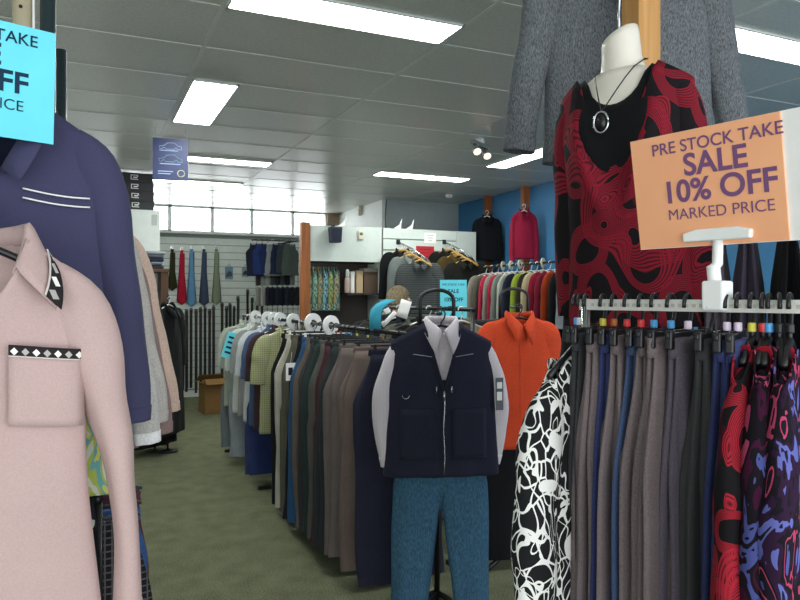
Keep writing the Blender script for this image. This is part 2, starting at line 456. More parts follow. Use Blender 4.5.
def top(name, label, cat, loc, rz, mat, P=None, sleeves='long', col=True, seed=None, group=None, placket=None, cuffmat=None, colmat=None, tilt=(0, 0), flare=0.0, hemband=None):
    Q = dict(DEF); Q.update(P or {}); seed = seed if seed is not None else random.random()*50
    r = thing(name, label, cat, loc, rz, group, tilt)
    torso(Q, seed, mat, r)
    if sleeves:
        for sg in (-1, 1):
            pth = Q.get('path') or (LS if sleeves == 'long' else SS)
            sleeve(mvsleeve(pth, (0 if Q.get('path') else Q['ws']-.2), 1, flare), sg, seed+sg, mat, r, cuff=.08 if sleeves == 'long' else None, cuffmat=cuffmat)
    if col: collar(Q, colmat or mat, r, **(col if isinstance(col, dict) else {}))
    if placket:
        nf = Q.get('nf', .07); y = -(Q.get('dc', .06)+.008)
        front_strip(Q, seed, 'placket', placket, r, 0, .014, -nf, -Q['L']+.01)
        for k in range(4):
            z = -nf-.06-.11*k
            yy = front_y(Q, 0, z)-.004
            MB().tube([(0, yy, z), (0, yy-.003, z)], .005, 10).build('button', placket, r)
    return r
def front_y(P, x, z):
    """approximate front surface y of torso() at x, z"""
    L = P['L']; t = (z+L)/L; dt, dc, dh = P.get('dt', .014), P.get('dc', .06), P.get('dh', .05)
    dd = sstep(dh, dc, t/.62) if t < .62 else dc+(dt-dc)*min(1, (t-.62)/.38)**1.6
    ww = sstep(P['wh'], P['wc'], t/.62) if t < .62 else sstep(P['wc'], P['ws'], (t-.62)/.38)
    if t > .62 and abs(x) < P.get('nw', .075)*1.1: dd += P.get('nd', .045)*(1-(abs(x)/(P.get('nw', .075)*1.1))**2)*((t-.62)/.38)**2
    c = min(1, (abs(x)/ww)**1.05); s = math.sqrt(1-c*c)
    return -dd*s**.62-P.get('wr', .008)*.7
def front_strip(P, seed, name, mat, parent, x, hw, z0, z1, off=.002, slope=0.0):
    rows = []
    for k in range(13):
        z = z0+(z1-z0)*k/12; y0 = front_y(P, x-hw, z); y1 = front_y(P, x+hw, z)
        rows.append([(x-hw, y0+.006, z-slope*-hw), (x-hw, y0-off, z-slope*-hw), (x+hw, y1-off, z-slope*hw), (x+hw, y1+.006, z-slope*hw)])
    return MB().loft(rows).build(name, mat, parent, False)

def trousers(name, label, loc, rz, mat, seed=None, half=.2, hip=.235, rise=.3, length=1.02, leg=.11, hem=.1, spread=.02, dep=.045, group=None, folded=False, wbmat=None, cat='trousers', gather=1.0, flare=1.1, split=0.0):
    seed = seed if seed is not None else random.random()*50
    r = thing(name, label, cat, loc, rz, group)
    n = 26
    def ell(cx, cy, z, a, b, k=0, pw=.85, ph=0):
        row = []
        for i in range(n):
            th = 2*PI*i/n; c, s = math.cos(th), math.sin(th)
            m = 1+k*math.sin(5*th+ph)+.6*k*math.sin(3*th+ph*2)
            row.append((cx+a*spow(c, pw)*m, cy+b*spow(s, pw)*m, z))
        return row
    if folded:
        a0 = half*.5
        MB().loft([ell(0, 0, -.034+.034*k/3, a0*(1+.02*(k % 2)), .014, .03, .7, seed) for k in range(4)]).build('waistband', wbmat or mat, r, True)
        for q, sg in enumerate((-1, 1)):
            rows = []
            for j in range(25):
                t = j/24; z = -.025-t*(length-.03)
                a = a0*(.97+(flare-.97+.12)*sstep(0, 1, t/.22)) if t < .4 else a0*(flare+.15+.1*math.sin(seed+q)*t)
                b = .010+.012*sstep(0, 1, t/.2)
                cx = .008*noise.noise(Vector((seed+q*7, t*2.2, 0)))*3*t
                rows.append(ell(cx, sg*(.006+.010*sstep(0, 1, t/.3))+.006*noise.noise(Vector((seed, t*3, q)))*t, z, a, b, .15*min(1, t*5), 1.0, seed+q*2+t*1.2))
            MB().loft(rows, True, False).build('trouser_leg', mat, r, True)
    else:
        MB().loft([ell(0, 0, -.038+.04*k/3, half+.002, .024, .01, .7, seed) for k in range(4)], False, False).build('waistband', wbmat or mat, r, True, 0, .004)
        rows = []
        for j in range(13):
            t = j/12; rows.append(ell(0, 0, -.03-t*(rise-.03), (half+(hip-half)*sstep(0, 1, t*1.6))*(1-.16*max(0, (t-.55)/.45)), .022+(dep-.022)*sstep(0, 1, t*2)-dep*.75*max(0, (t-.5)/.5), .02*t, .75, seed))
        MB().loft(rows, False, False).build('seat', mat, r, True, 0, .003)
        for sg in (-1, 1):
            rows = []
            for j in range(27):
                t = j/26; z = -rise*.45-t*(length-rise*.45)
                top_x = hip*.5; cx = sg*(top_x+spread*sstep(0, 1, t)+split*max(0, t-.25)/.75)
                a = leg+(hem-leg)*sstep(0, 1, max(0, t-.2)/.8); a = a*(.86+.14*min(1, t*6))
                b = dep*.5+(dep*.42)*sstep(0, 1, t*5)
                cx += .012*noise.noise(Vector((seed+sg, t*2.5, 3)))*t
                rows.append(ell(cx, .006*noise.noise(Vector((seed, t*4, sg))), z, a, b, .07*min(1, t*4), .95, seed+sg+t))
            MB().loft(rows, True, False).build('trouser_leg', mat, r, True)
    return r

# ------------------------------------------------------------------ hangers, racks
def hook_path(r=.02, drop=.085):
    pts = [(0, 0, -drop), (0, 0, -drop*.75), (r*.75, 0, -r*2.05), (r, 0, -r)]
    for k in range(1, 9):
        a = PI*k/8*1.05; pts.append((r*math.cos(a), 0, -r+r*math.sin(a)))
    return pts
def hanger(loc, rz, label, group, mat=BLACKP, kind='arms', half=.19, marker=None, disc=False, hookmat=None, drop=.075, wide=.006, name='clothes_hanger', sag=.055):
    r = thing(name, label, 'hanger', loc, rz, group)
    MB().tube(hook_path(.02, drop+.006), .0028 if hookmat else .0036, 7).build('hook', hookmat or mat, r)
    if kind == 'arms':
        pts = [(-half, 0, -drop-sag), (-half*.55, 0, -drop-sag*.5), (-half*.15, 0, -drop-.006), (0, 0, -drop), (half*.15, 0, -drop-.006), (half*.55, 0, -drop-sag*.5), (half, 0, -drop-sag)]
        MB().tube(pts, [wide]*7, 8).build('arms', mat, r)
    else:
        MB().box((0, 0, -drop), (half*2, .007, .009)).build('bar', mat, r, False, .002)
        for sg in (-1, 1):
            x = sg*half*.86
            cl = MB().prism([(x-.007, -drop+.008), (x+.007, -drop+.008), (x+.009, -drop-.024), (x-.009, -drop-.024)], -.0065, .0065)
            cl.build('clip', mat, r, False, .003)
    if marker:
        MB().tube([(0, 0, -.061), (0, 0, -.046)], .0065, 12).build('size_marker', marker, r, False, .002)
    return r
def size_ring(loc, rz, label, group, mat=WHITEP, R=.05):
    rows = [[(math.cos(2*PI*k/24)*rr, yy, math.sin(2*PI*k/24)*rr) for k in range(25)] for rr, yy in ((R*.38, -.006), (R, -.006), (R, .006), (R*.38, .006), (R*.38, -.006))]
    o = MB().grid(rows).build('size_divider', mat, None, False)
    o.location = loc; o.rotation_euler = (0, 0, rz); return tag(o, label, 'size divider', group)
def rack(label, x, y0, y1, z, mat=BLACKM, r=.0125, feet=True, x2=None):
    t = thing('garment_rack', label, 'clothes rack', (x, (y0+y1)/2, 0)); h = (y1-y0)/2; dx = (x2-x)/2 if x2 is not None else 0
    MB().tube([(-dx, -h, z), (dx, h, z)], r, 12).build('rail', mat, t)
    for s in (-1, 1):
        yy = s*(h-.015); MB().tube([(s*dx, yy, 0.02), (s*dx, yy, z)], r, 10).build('upright', mat, t)
        if feet: MB().box((s*dx, yy, .015), (.34, .03, .03)).build('foot', mat, t, False, .004)
    return t

# ------------------------------------------------------------------ signs and lettering
def ink(col): return plain('ink_'+col, col, .8, 0, .1)
def lettering(txt, size, x, z, parent, mat, y=-.0024, bold=0.0, name='lettering', align='CENTER'):
    cu = bpy.data.curves.new(name, 'FONT'); cu.body = txt; cu.size = size; cu.align_x = align; cu.align_y = 'CENTER'
    cu.extrude = .0002; cu.offset = bold; cu.materials.append(mat)
    t = bpy.data.objects.new('text_source', cu); C.objects.link(t)
    me = bpy.data.meshes.new_from_object(t.evaluated_get(bpy.context.evaluated_depsgraph_get())); me.name = name
    bpy.data.objects.remove(t); bpy.data.curves.remove(cu)
    o = bpy.data.objects.new(name, me); C.objects.link(o); o.parent = parent
    o.location = (x, y, z); o.rotation_euler = (PI/2, 0, 0); return o
def sale_sign(loc, rz, label, paper, inkm, w=.297, h=.21, tilt=0, cx=0, k=1.0, name='sale_sign', roll=0):
    r = thing(name, label, 'sign', loc, rz, 'pre stock take sale signs', (tilt, roll))
    bx('paper', (-w/2, -.0015, -h/2), (w/2, .0015, h/2), paper, r, 0)
    for t, f, s, b in (('PRE STOCK TAKE', .375, .0278, .0002), ('SALE', .20, .0505, .0011), ('10% OFF', -.02, .0515, .0011), ('MARKED PRICE', -.215, .0262, -.0001)):
        lettering(t, s*k, cx, f*h, r, inkm, bold=b*k)
    return r
ORANGE = plain('orange_paper', 'ffb78a', .75, 0, .2)
CYAN = plain('cyan_paper', '6fdcec', .75, 0, .2)
PURPLE = ink('7d5680'); NAVYI = ink('22394f')
p0, p1 = at(636, 195, 1.27), at(803, 175, 1.04)
mid = (p0+p1)/2; rzs = math.atan2(p1.y-p0.y, p1.x-p0.x)
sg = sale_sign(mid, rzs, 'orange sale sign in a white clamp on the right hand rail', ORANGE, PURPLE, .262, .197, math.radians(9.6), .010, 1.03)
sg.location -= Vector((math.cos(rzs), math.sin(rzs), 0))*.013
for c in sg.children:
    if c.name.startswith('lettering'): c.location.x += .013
tag(bx('glare_card', (-.133, .0016, -.1), (.165, .003, .099), PAPERW, sg, 0), 'white card standing in for sleeve glare at the right end')  # card juts out at the right to imitate glare on a clear sleeve
# the white clamp and channel that hold the orange sign
pc = at(718, 298, 1.16)
r = thing('sign_holder', 'white plastic clamp and channel holding the orange sale sign', 'sign holder', (pc.x, pc.y, 0), rzs)
bx('clamp', (-.019, -.02, 1.527), (.019, .016, 1.577), WHITEP, r, .004)
MB().tube([(-.003, -.004, 1.57), (-.007, -.002, 1.60), (-.001, 0, 1.606), (0, 0, 1.648)], [.011, .011, .0085, .0085], 12).build('stem', WHITEP, r)
m = MB().prism([(-.058, 1.645), (.058, 1.645), (.06, 1.66), (.035, 1.666), (-.035, 1.666), (-.06, 1.66)], -.010, .004)
m.build('channel', WHITEP, r, False, .003)

# ------------------------------------------------------------------ front left: the near garments
def trim_mat():
    s = NT('diamond_trim'); tc = s.n('ShaderNodeUVMap'); sp = s.n('ShaderNodeSeparateXYZ'); s.l(tc.outputs[0], sp.inputs[0])
    u = s.math('SUBTRACT', s.math('FRACT', sp.outputs[0]), .5); v = s.math('SUBTRACT', sp.outputs[1], .46)
    au, av = s.math('ABSOLUTE', u), s.math('ABSOLUTE', v)
    dia = s.math('LESS_THAN', s.math('ADD', s.math('MULTIPLY', au, 1.0), s.math('MULTIPLY', av, 1.1)), .36)
    alt = s.math('GREATER_THAN', s.math('FRACT', s.math('MULTIPLY', sp.outputs[0], .5)), .5)
    edge = s.math('GREATER_THAN', sp.outputs[1], .86); low = s.math('LESS_THAN', sp.outputs[1], .1)
    c = s.mix(dia, '2e2a2c', s.mix(alt, 'f4f2ee', 'b3aeaa')); c = s.mix(low, c, 'cfc8c4'); c = s.mix(edge, c, '2a2628')
    return s.base(c, .9, .1)
TRIM = trim_mat()
def uvstrip(rows_lo, rows_hi, n_dia, name, parent, th=.002):
    """ribbon between two polylines, u counts the diamonds, v runs across"""
    n = len(rows_lo); me = bpy.data.meshes.new(name)
    me.from_pydata([tuple(p) for p in rows_lo]+[tuple(p) for p in rows_hi], [], [(i, i+1, n+i+1, n+i) for i in range(n-1)])
    uv = me.uv_layers.new(name='UVMap')
    for pl in me.polygons:
        for li in pl.loop_indices:
            vi = me.loops[li].vertex_index; uv.data[li].uv = ((vi % n)/(n-1)*n_dia, 0 if vi < n else 1)
    me.materials.append(TRIM); o = bpy.data.objects.new(name, me); C.objects.link(o); o.parent = parent
    md = o.modifiers.new('solid', 'SOLIDIFY'); md.thickness = th; md.offset = 0
    return o
PINKM = cloth('bba29f', .035, 1100)
pp = at(-40, 240, 1.07)
PK = dict(L=.72, ws=.172, wc=.176, wh=.206, sd=.062, nw=.088, nf=.12, vee=False, dt=.016, dc=.05, dh=.05, wr=.009, nd=.05)
PKS = [(.12, -.06, .03, .012), (.165, -.115, .046, .03), (.193, -.2, .042, .038), (.214, -.3, .029, .038), (.234, -.41, .020, .034), (.241, -.53, .019, .032), (.243, -.66, .022, .03)]
PK['path'] = PKS
pink = top('sweater', 'dusty pink sweater with diamond trimmed collar and chest pocket, nearest at left', 'sweater', (pp.x, pp.y, 1.645), 0.0, PINKM, PK, 'long', dict(stand=.028, leaf=.062, point=.0, splay=.018, gap=1.0), 3.3)
cl = [c for c in pink.children if c.name.startswith('collar')][0]
vs = [v.co.copy() for v in cl.data.vertices]; n = 37
lo = [vs[4*n+i]+Vector((0, -.003, 0)) for i in range(n)]; hi = [vs[3*n+i].lerp(vs[4*n+i], .58)+Vector((0, -.003, 0)) for i in range(n)]
out = lambda p, k=.002: Vector((p.x*(1+k/.09), p.y-(.003 if p.y < 0 else -.003), p.z))
uvstrip([out(p, .004) for p in hi], [out(p, .005) for p in lo], 26, 'collar_trim', pink)
def patch(P, parent, mat, x0, x1, z0, z1, name='pocket', off=.004, slope=0):
    rows = []
    for k in range(9):
        z = z0+(z1-z0)*k/8
        rows.append([(x0+(x1-x0)*i/8, front_y(P, x0+(x1-x0)*i/8, z-slope*(i/8))-off, z-slope*(i/8)) for i in range(9)])
    return MB().grid(rows).build(name, mat, parent, True, 0, .0035)
patch(PK, pink, PINKM, .071, .174, -.29, -.18, 'pocket', .007, .012)
zz = [(.071+.104*i/12, -.181-.012*i/12) for i in range(13)]
uvstrip([(x, front_y(PK, x, z)-.011, z-.004) for x, z in zz], [(x, front_y(PK, x, z)-.011, z+.014) for x, z in zz], 7, 'pocket_trim', pink)
hanger((pp.x, pp.y, 1.72), 0, 'black hanger under the dusty pink sweater', None, half=.13, sag=.06)

rack('low black rail at far left carrying the dusty pink sweater', pp.x, .2, 1.47, 1.702)
# print top and zigzag skirt seen between pink body and sleeve
PRN = splotch('citrus_print', [(0, 'e9efe0'), (.42, 'c8d86a'), (.52, '7fc4c9'), (.6, 'e8e77a'), (.68, 'f2f4ee')], 20)
ZIG = splotch('zigzag_print', [(0, '17171d'), (.5, '24222c'), (.6, 'c9c6c2'), (.66, '1a1a22')], 16)
THIN = dict(L=.40, ws=.14, wc=.20, wh=.25, sd=.08, dc=.018, dh=.018, dt=.01, nd=.01, wr=.004)
top('blouse', 'sleeveless lemon and aqua print blouse showing beside the pink sleeve', 'top', (pp.x, pp.y+.09, 1.60), 0, PRN, THIN, None, False, 2)
hanger((pp.x, pp.y+.09, 1.72), 0, 'black hanger under the lemon and aqua print blouse', None, half=.11, sag=.06, drop=.1)
top('dress', 'black dress with pale zigzags hanging just behind the pink sweater', 'dress', (pp.x, pp.y+.14, 1.59), 0, ZIG, dict(THIN, L=1.15, wh=.27), None, False, 4)
hanger((pp.x, pp.y+.14, 1.72), 0, 'black hanger under the black zigzag dress', None, half=.11, sag=.06, drop=.11)

def lrail(y): return -.147+(y-1.47)*.188
NAVYM = cloth('434360', .04, 1100)
NP = dict(L=.7, ws=.172, wc=.178, wh=.19, sd=.07, nw=.07, nf=.15, vee=True, dc=.05, dh=.05, wr=.008)
NP['path'] = [(.11, -.06, .03, .012), (.155, -.11, .045, .03), (.182, -.2, .042, .034), (.203, -.36, .036, .032), (.224, -.52, .036, .03), (.231, -.62, .03, .026)]
ny = 1.50
nav = top('sweater', 'navy blue sweater with double white pocket piping behind the pink one', 'sweater', (lrail(ny), ny, 1.918), 0, NAVYM, NP, 'long', dict(stand=.02, leaf=.03, point=.0), 7.7)
for dz in (0, -.017):
    pts = []
    for k in range(9):
        x = .036+.113*k/8; z = -.168-.011*math.sin(k/8*PI*.6)+dz; pts.append((x, front_y(NP, x, z)-.006, z))
    MB().tube(pts, .0017, 6).build('piping', WHITEP, nav)
for dx in (0, .014):
    pts = [(dx-.03+.05*k/6, front_y(NP, dx-.03+.05*k/6, -.10+.06*k/6)-.012, -.085+.06*k/6) for k in range(7)]
    MB().tube(pts, .0017, 6).build('collar_piping', WHITEP, nav)
hanger((lrail(ny), ny, 1.998), 0, 'black hanger under the navy blue sweater', None, half=.12, sag=.07)
rows = [
 (1.61, 'shirt', 'white shirt with pale grey sleeve behind the navy sweater', 'shirt', 'b9b8b4', 'f4f4f4', 1.85, .03, 0),
 (1.72, 'shirt', 'pale grey long sleeved shirt between the navy and beige sleeves', 'shirt', 'b5b1ad', None, 1.875, .04, 0),
 (1.82, 'sweater', 'mauve brown sweater tucked in front of the beige cardigan', 'sweater', '8d7774', None, 1.83, .05, -.01),
 (1.93, 'cardigan', 'beige pink cardigan with the furthest sleeve on the left rail', 'cardigan', 'cdb3a4', None, 1.865, .07, -.01)]
for i, (y, nm, lab, cat, col, cc, z, flr, dx) in enumerate(rows):
    Q = dict(L=.55 if i else .5, ws=.19+dx, wc=.19, wh=.2, sd=.06, nw=.07, dc=.028, dh=.028, wr=.005)
    Q['path'] = [(q[0], q[1]*.84, q[2]*.85, q[3]*.7) for q in NP['path']]; z -= .10
    top(nm, lab, cat, (lrail(y), y, z), 0, cloth(col), Q, 'long', False, 11+i*5, cuffmat=cloth(cc) if cc else None, flare=flr)
    hanger((lrail(y), y, 1.998), 0, 'black hanger under the '+lab.split(' with')[0].split(' between')[0].split(' tucked')[0].split(' behind')[0], None, drop=1.998-z-.004, half=.12, sag=.06)
t = rack('high black rail behind the cyan sign carrying the navy sweater', lrail(1.47), 1.44, 2.3, 1.98, feet=False, x2=lrail(2.3))
# slim uprights
def pole(label, px, d, r0, z1, mat, name='pole'):
    q = at(px, 0, d); t = thing(name, label, 'pole', (q.x, q.y, 0))
    MB().tube([(0, 0, 0), (0, 0, z1)], r0, 14).build('tube', mat, t)
    MB().lathe([(r0*2.2, 0), (r0*2.2, .01), (r0*1.1, .02)], 16).build('base_flange', mat, t)
    return t
pole('tall dark green pole right beside the beige pole at left', 48, 1.56, .0165, ZC, GREENM)
q = pole('short dark green pole rising behind the navy sweater shoulder', 61, 1.79, .0135, 2.19, GREENM)
q = pole('beige pole with a dark hole, partly behind the cyan sign', 23, 1.56, .0225, ZC, plain('beige_metal', 'b0a78c', .45))
MB().tube([(-.003, -.0215, 2.198), (-.003, -.0235, 2.198)], .004, 10).build('hole', DARKG, q)
q = at(33.5, 0, 1.55); o = MB().tube([(q.x, q.y, .3), (q.x, q.y, ZC)], .0025, 6).build('cable', WHITEP); tag(o, 'thin white cable running up beside the beige pole', 'cable')
pl_, pr_ = at(0, 78, 1.205), at(53, 86, 1.26)
rzc = math.atan2(pr_.y-pl_.y, pr_.x-pl_.x); ax = Vector((math.cos(rzc), math.sin(rzc), 0))
ctr = pr_-ax*.146; ctr.z = 1.55+210.5/690*1.255
sale_sign(ctr, rzc, 'cyan sale sign cut off by the left edge, above the navy sweater', CYAN, NAVYI, .297, .203, 0, .007, 1.03, roll=math.radians(1.2))
# lower left: trousers on a low rail
rack('low black rail under the left sleeves', .025, 1.78, 2.4, 1.07, feet=False)
for i, (y, lab, mt) in enumerate(((1.83, 'dark plaid trousers hanging low beside the pink sleeve', checked('plaid_cloth', '232026', '5d5a5c', 62, .78)), (1.93, 'royal blue trousers hanging low behind the dark plaid pair', cloth('3b5c93')), (2.08, 'maroon trousers hanging low at the left, furthest back', cloth('5a3340')))):
    trousers('trousers', lab, (.012+.012*i, y, 1.0), 0, mt, 20+i, half=.21, folded=True, length=.85 if i != 1 else .5, flare=1.0)
    hanger((.012+.012*i, y, 1.086), 0, 'black clip hanger of the '+lab.split(' hanging')[0], None, kind='clip', half=.11)

# ------------------------------------------------------------------ front right rack
RA, RB = Vector((.905, 1.104, 0)), Vector((1.0, .71, 0)); RD = (RB-RA).normalized(); ZR = 1.535
def rpt(px):
    u = (px-400)/FPX; dv = Fv+Rv*u
    den = dv.x*RD.y-dv.y*RD.x; tt = (RA.x*RD.y-RA.y*RD.x)/den
    return dv*tt
ra, rb = RA-RD*.005, RA+RD*1.1
rk = thing('garment_rack', 'clothes rack at right with a pale slotted bar rail', 'clothes rack', ((ra.x+rb.x)/2, (ra.y+rb.y)/2, 0), math.atan2(RD.y, RD.x))
hl = (rb-ra).length/2
m = MB().mm((-hl, -.006, ZR-.0105), (hl, .006, ZR+.0105))
m.build('rail', plain('pale_steel', 'e4e3dc', .5, .1), rk, False, .001)
sl = MB(); k = -hl+.03
while k < hl-.03: sl.mm((k, -.0066, ZR-.003), (k+.007, -.0058, ZR+.003)); k += .013
o = sl.build('slots', plain('slot_grey', 'c2c1b8', .8), rk, False)
for s in (-hl+.012, hl-.012):
    MB().tube([(s, .0, .02), (s, .0, ZR+.012)], .009, 12).build('upright', CHROME, rk)
    MB().box((s, 0, .012), (.04, .5, .024)).build('foot', CHROME, rk, False, .003)
MK = {k: plain('marker_'+k, v, .45) for k, v in dict(blue='4f9fd8', white='efe9ee', yellow='d6cf4e', orange='b8622a', red='d83b40', lilac='e4d4e6', none='17181a').items()}
def rhang(px, az, label, marker, half=.12, kind='clip', drop=.068, sag=.055):
    p = rpt(px); rz = PI/2-math.radians(az)
    hanger((p.x, p.y, ZR+.0155+.004), rz, label, 'black hangers on the right rack', BLACKP, kind, half, MK[marker] if marker else None, drop=drop, sag=sag)
    return p, rz
BW = squiggle('leaf_print', '1f2022', 'eeeeea', 13, .05)
p, rz = rhang(577, 64, 'black hanger of the black and white leaf print shirt', 'blue', .12, 'arms', .10)
BWP = dict(L=.82, ws=.155, wc=.16, wh=.175, sd=.07, nw=.06, dc=.045, dh=.045, nf=.08, wr=.01)
BWP['path'] = [(.09, -.06, .03, .012), (.14, -.12, .05, .03), (.163, -.22, .05, .036), (.178, -.38, .045, .034), (.188, -.52, .042, .03), (.19, -.62, .04, .026)]
top('shirt', 'black and white leaf print shirt hanging at left end of the right rack', 'shirt', (p.x, p.y, ZR-.10), rz, BW, BWP, 'long', False, 6.1)
GREYT, BRT, NVT, BLT = cloth('3b3c3f'), cloth('6f6465'), cloth('38406a'), cloth('1d1d20')
rtr = [(580, 'white', GREYT, 'charcoal trousers', 'second from the leaf print shirt hanger'), (586, 'yellow', GREYT, 'charcoal trousers', 'beside the leaf print shirt'),
 (603, 'yellow', BRT, 'taupe trousers', 'under the lone yellow size marker'), (614, 'orange', NVT, 'navy trousers', 'under the orange size marker'),
 (627, 'red', BRT, 'taupe trousers', 'under the left red size marker'), (641, 'red', cloth('40506f'), 'slate blue trousers', 'under the second red size marker'),
 (654, 'blue', BRT, 'taupe trousers', 'under the left of two neighbouring blue markers'), (671, 'blue', BRT, 'taupe gathered waist trousers', 'under the right of two neighbouring blue markers'),
 (688, 'lilac', cloth('57505a'), 'plum grey trousers', 'under the white size marker left of the sign clamp'), (711, None, cloth('3c3d3e'), 'charcoal trousers', 'right below the white sign clamp'),
 (727, 'lilac', NVT, 'navy trousers', 'just right of the white sign clamp'), (738, 'lilac', NVT, 'navy trousers', 'second right of the white sign clamp')]
for i, (px, mk, mt, what, where) in enumerate(rtr):
    p, rz = rhang(px, [53, 54, 57, 56, 58, 57, 60, 66, 66, 61, 59, 58][i], 'clip hanger of the '+(what+' '+where).replace(' of two neighbouring blue', ' blue').replace(' left of the sign clamp', ''), mk, .10)
    if i == 0: continue
    trousers('trousers', '%s %s' % (what, where), (p.x, p.y, ZR-.054), rz, mt, 30+i, half=.165 if i in (2, 4, 6) else .185 if i == 7 else .145, folded=True, length=1.05, flare=1.18, group='trousers on the right rack')
SWR = swirl('red_stroke_print', '19171a', 'ad2636', '4a1220', 1.9)
PUR = splotch('violet_pink_print', [(0, '17141b'), (.36, '4d5594'), (.405, '1c161f'), (.47, '401632'), (.53, '17141b'), (.595, 'b54c70'), (.63, '1b1720'), (.7, '5f66ae')], 10, 2.2)
PU2 = splotch('violet_rose_print', [(0, '1a1a24'), (.38, '5c62a6'), (.44, '2a1730'), (.5, '15131a'), (.585, 'ab3d60'), (.62, '191620'), (.69, '4a508f')], 11, 2.6)
REDP = cloth('a3182d')
rto = [(752, 'yellow', SWR, 'black blouse with red combed strokes', 'hanging right of the navy trousers', 62), (763, 'red', REDP, 'crimson red blouse', 'squeezed behind the violet print ones', 58),
 (769, 'blue', PUR, 'black blouse with violet and pink brush strokes', 'hanging next to the red stroke one', 58), (779, 'none', REDP, 'bright red blouse', 'between the two violet print ones', 50), (790, 'none', PU2, 'black blouse with violet and rose brush strokes', 'at the right edge of the photo', 60)]
for i, (px, mk, mt, what, where, az) in enumerate(rto):
    p, rz = rhang(px, az, 'hanger of the %s' % ['red stroke blouse', 'crimson blouse beside the violet print', 'violet and pink print blouse', 'bright red blouse', 'violet and rose print blouse'][i], mk, .075, 'arms', .072, .035)
    Q = dict(L=.77, ws=.11, wc=.13, wh=.15, sd=.055, nw=.04, dc=.026, dh=.03, nf=.05, wr=.008)
    Q['path'] = [(.06, -.05, .02, .01), (.105, -.12, .045, .02), (.13, -.24, .05, .024), (.145, -.42, .045, .024), (.15, -.56, .042, .022)]
    if mt is REDP: Q.update(L=.34, ws=.07, wc=.075, wh=.08); Q['path'] = [(q_[0]*.6, q_[1], q_[2]*.7, q_[3]*.8) for q_ in Q['path'][:4]]
    r = top('blouse', '%s %s' % (what, where), 'blouse', (p.x, p.y, ZR-.055), rz, mt, Q, None, False, 40+i, group='blouses on the right rack')
    for sg_ in (-1, 1): sleeve(Q['path'], sg_, 40+i+sg_, mt, r)

# second rail behind the orange sign
rk2 = rack('black rack behind the orange sign holding dark clothes', 1.52, .85, 1.95, 1.86, x2=1.66)
def r2(y): return 1.52+.14*(y-.85)/1.1
back = [(1.86, BLACKC, 'black trousers at far end of the rack behind the patterned top', .23), (1.76, cloth('191a1e'), 'soft black trousers second from far end behind the patterned top', .23), (1.66, cloth('141418'), 'black trousers third from far end behind the patterned top', .22), (1.53, cloth('1a1a1d'), 'black trousers left of the plum grey pair behind the orange sign', .22),
 (1.37, cloth('6f6470'), 'plum grey wide trousers under the orange sign, behind the rail', .24), (1.26, cloth('51495a'), 'dark plum trousers right of the plum grey wide pair', .2), (1.14, BLACKC, 'black trousers right of the dark plum pair', .2),
 (1.04, splotch('maroon_print', [(0, '1b1620'), (.5, '40141f'), (.6, '5c5a86'), (.64, '1a151b')], 7), 'black trousers with maroon print under the right of the orange sign', .2), (.93, cloth('241b26'), 'near black trousers at near end of the rack behind the orange sign', .2)]
for i, (y, mt, lab, hf) in enumerate(back):
    trousers('trousers', lab, (r2(y), y, 1.79), math.radians(38), mt, 60+i, half=hf*1.5, folded=True, length=1.1, flare=1.05, group='dark clothes behind the orange sign')
    hanger((r2(y), y, 1.877), math.radians(38), 'hanger of the '+lab.replace(' behind the patterned top', '').replace(' behind the orange sign', '').replace(' under the right of the orange sign', '').replace(', behind the rail', ''), 'black hangers behind the orange sign', kind='clip', half=.15)

# ------------------------------------------------------------------ dress form in red patterned top, coat and post
DF = 1.9
pm = at(623, 62, DF); frz = -YAW-.66
form = thing('dress_form', 'white headless dress form hanging in front of the pine post', 'mannequin', (pm.x, pm.y, 2.165), frz, None, (0, math.radians(-3)))
FPm = dict(L=.62, ws=.165, wc=.14, wh=.15, sd=.05, nw=.058, nf=.0, nb=0, dt=.035, dc=.085, dh=.07, nd=.02, wr=0, bust=.025, th=.002)
SKIN = plain('ivory_plastic', 'e6e0d3', .45)
torso(FPm, 1, SKIN, form, 'torso')
rows = []
for z, a, b, dy in ((-.075, .105, .06, .0), (-.035, .078, .056, .0), (0, .062, .055, .0), (.04, .053, .052, -.004), (.08, .051, .051, -.008), (.098, .049, .05, -.01), (.104, .03, .03, -.01)):
    rows.append([(a*math.cos(2*PI*k/28), dy+b*math.sin(2*PI*k/28), z+.022*(math.cos(2*PI*k/28))*(z > .06)) for k in range(28)])
MB().loft(rows).build('neck', SKIN, form)
MB().tube([(0, -.01, .09), (0, -.01, .16), (.004, -.01, .2), (.03, -.01, .235), (.036, -.01, .27), (.018, -.01, .30), (-.01, -.01, .3), (-.03, -.01, .275)], .0035, 8).build('hook', CHROME, form)
cami = thing('camisole', 'black scoop neck camisole on the white dress form', 'top', form.location, frz, None, (0, math.radians(-3)))
torso(dict(FPm, L=.62, ws=.173, wc=.15, wh=.16, sd=.05, nw=.080, nf=.105, nb=.04, dt=.046, dc=.1, dh=.085, nd=.024, bust=.03), 2, BLACKC, cami, 'body')
card = thing('wrap_top', 'black wrap top with red swirling strokes on the dress form', 'top', form.location, frz, None, (0, math.radians(-3)))
SW2 = swirl('red_loop_print', '1b181b', '8e1f30', '5a1727')
CP = dict(FPm, L=.70, ws=.182, wc=.16, wh=.178, sd=.055, nw=.105, nf=.285, vee=True, vp=1.3, nb=.0, dt=.055, dc=.11, dh=.105, nd=.025, wr=.006, bust=.033)
torso(CP, 5, SW2, card, 'body')
for s in (-1, 1):
    sleeve([(.10, -.06, .03, .03), (.145, -.10, .045, .054), (.158, -.2, .05, .057), (.164, -.36, .05, .054), (.168, -.52, .05, .052), (.168, -.66, .052, .05)], s, 9+s, SW2, card)
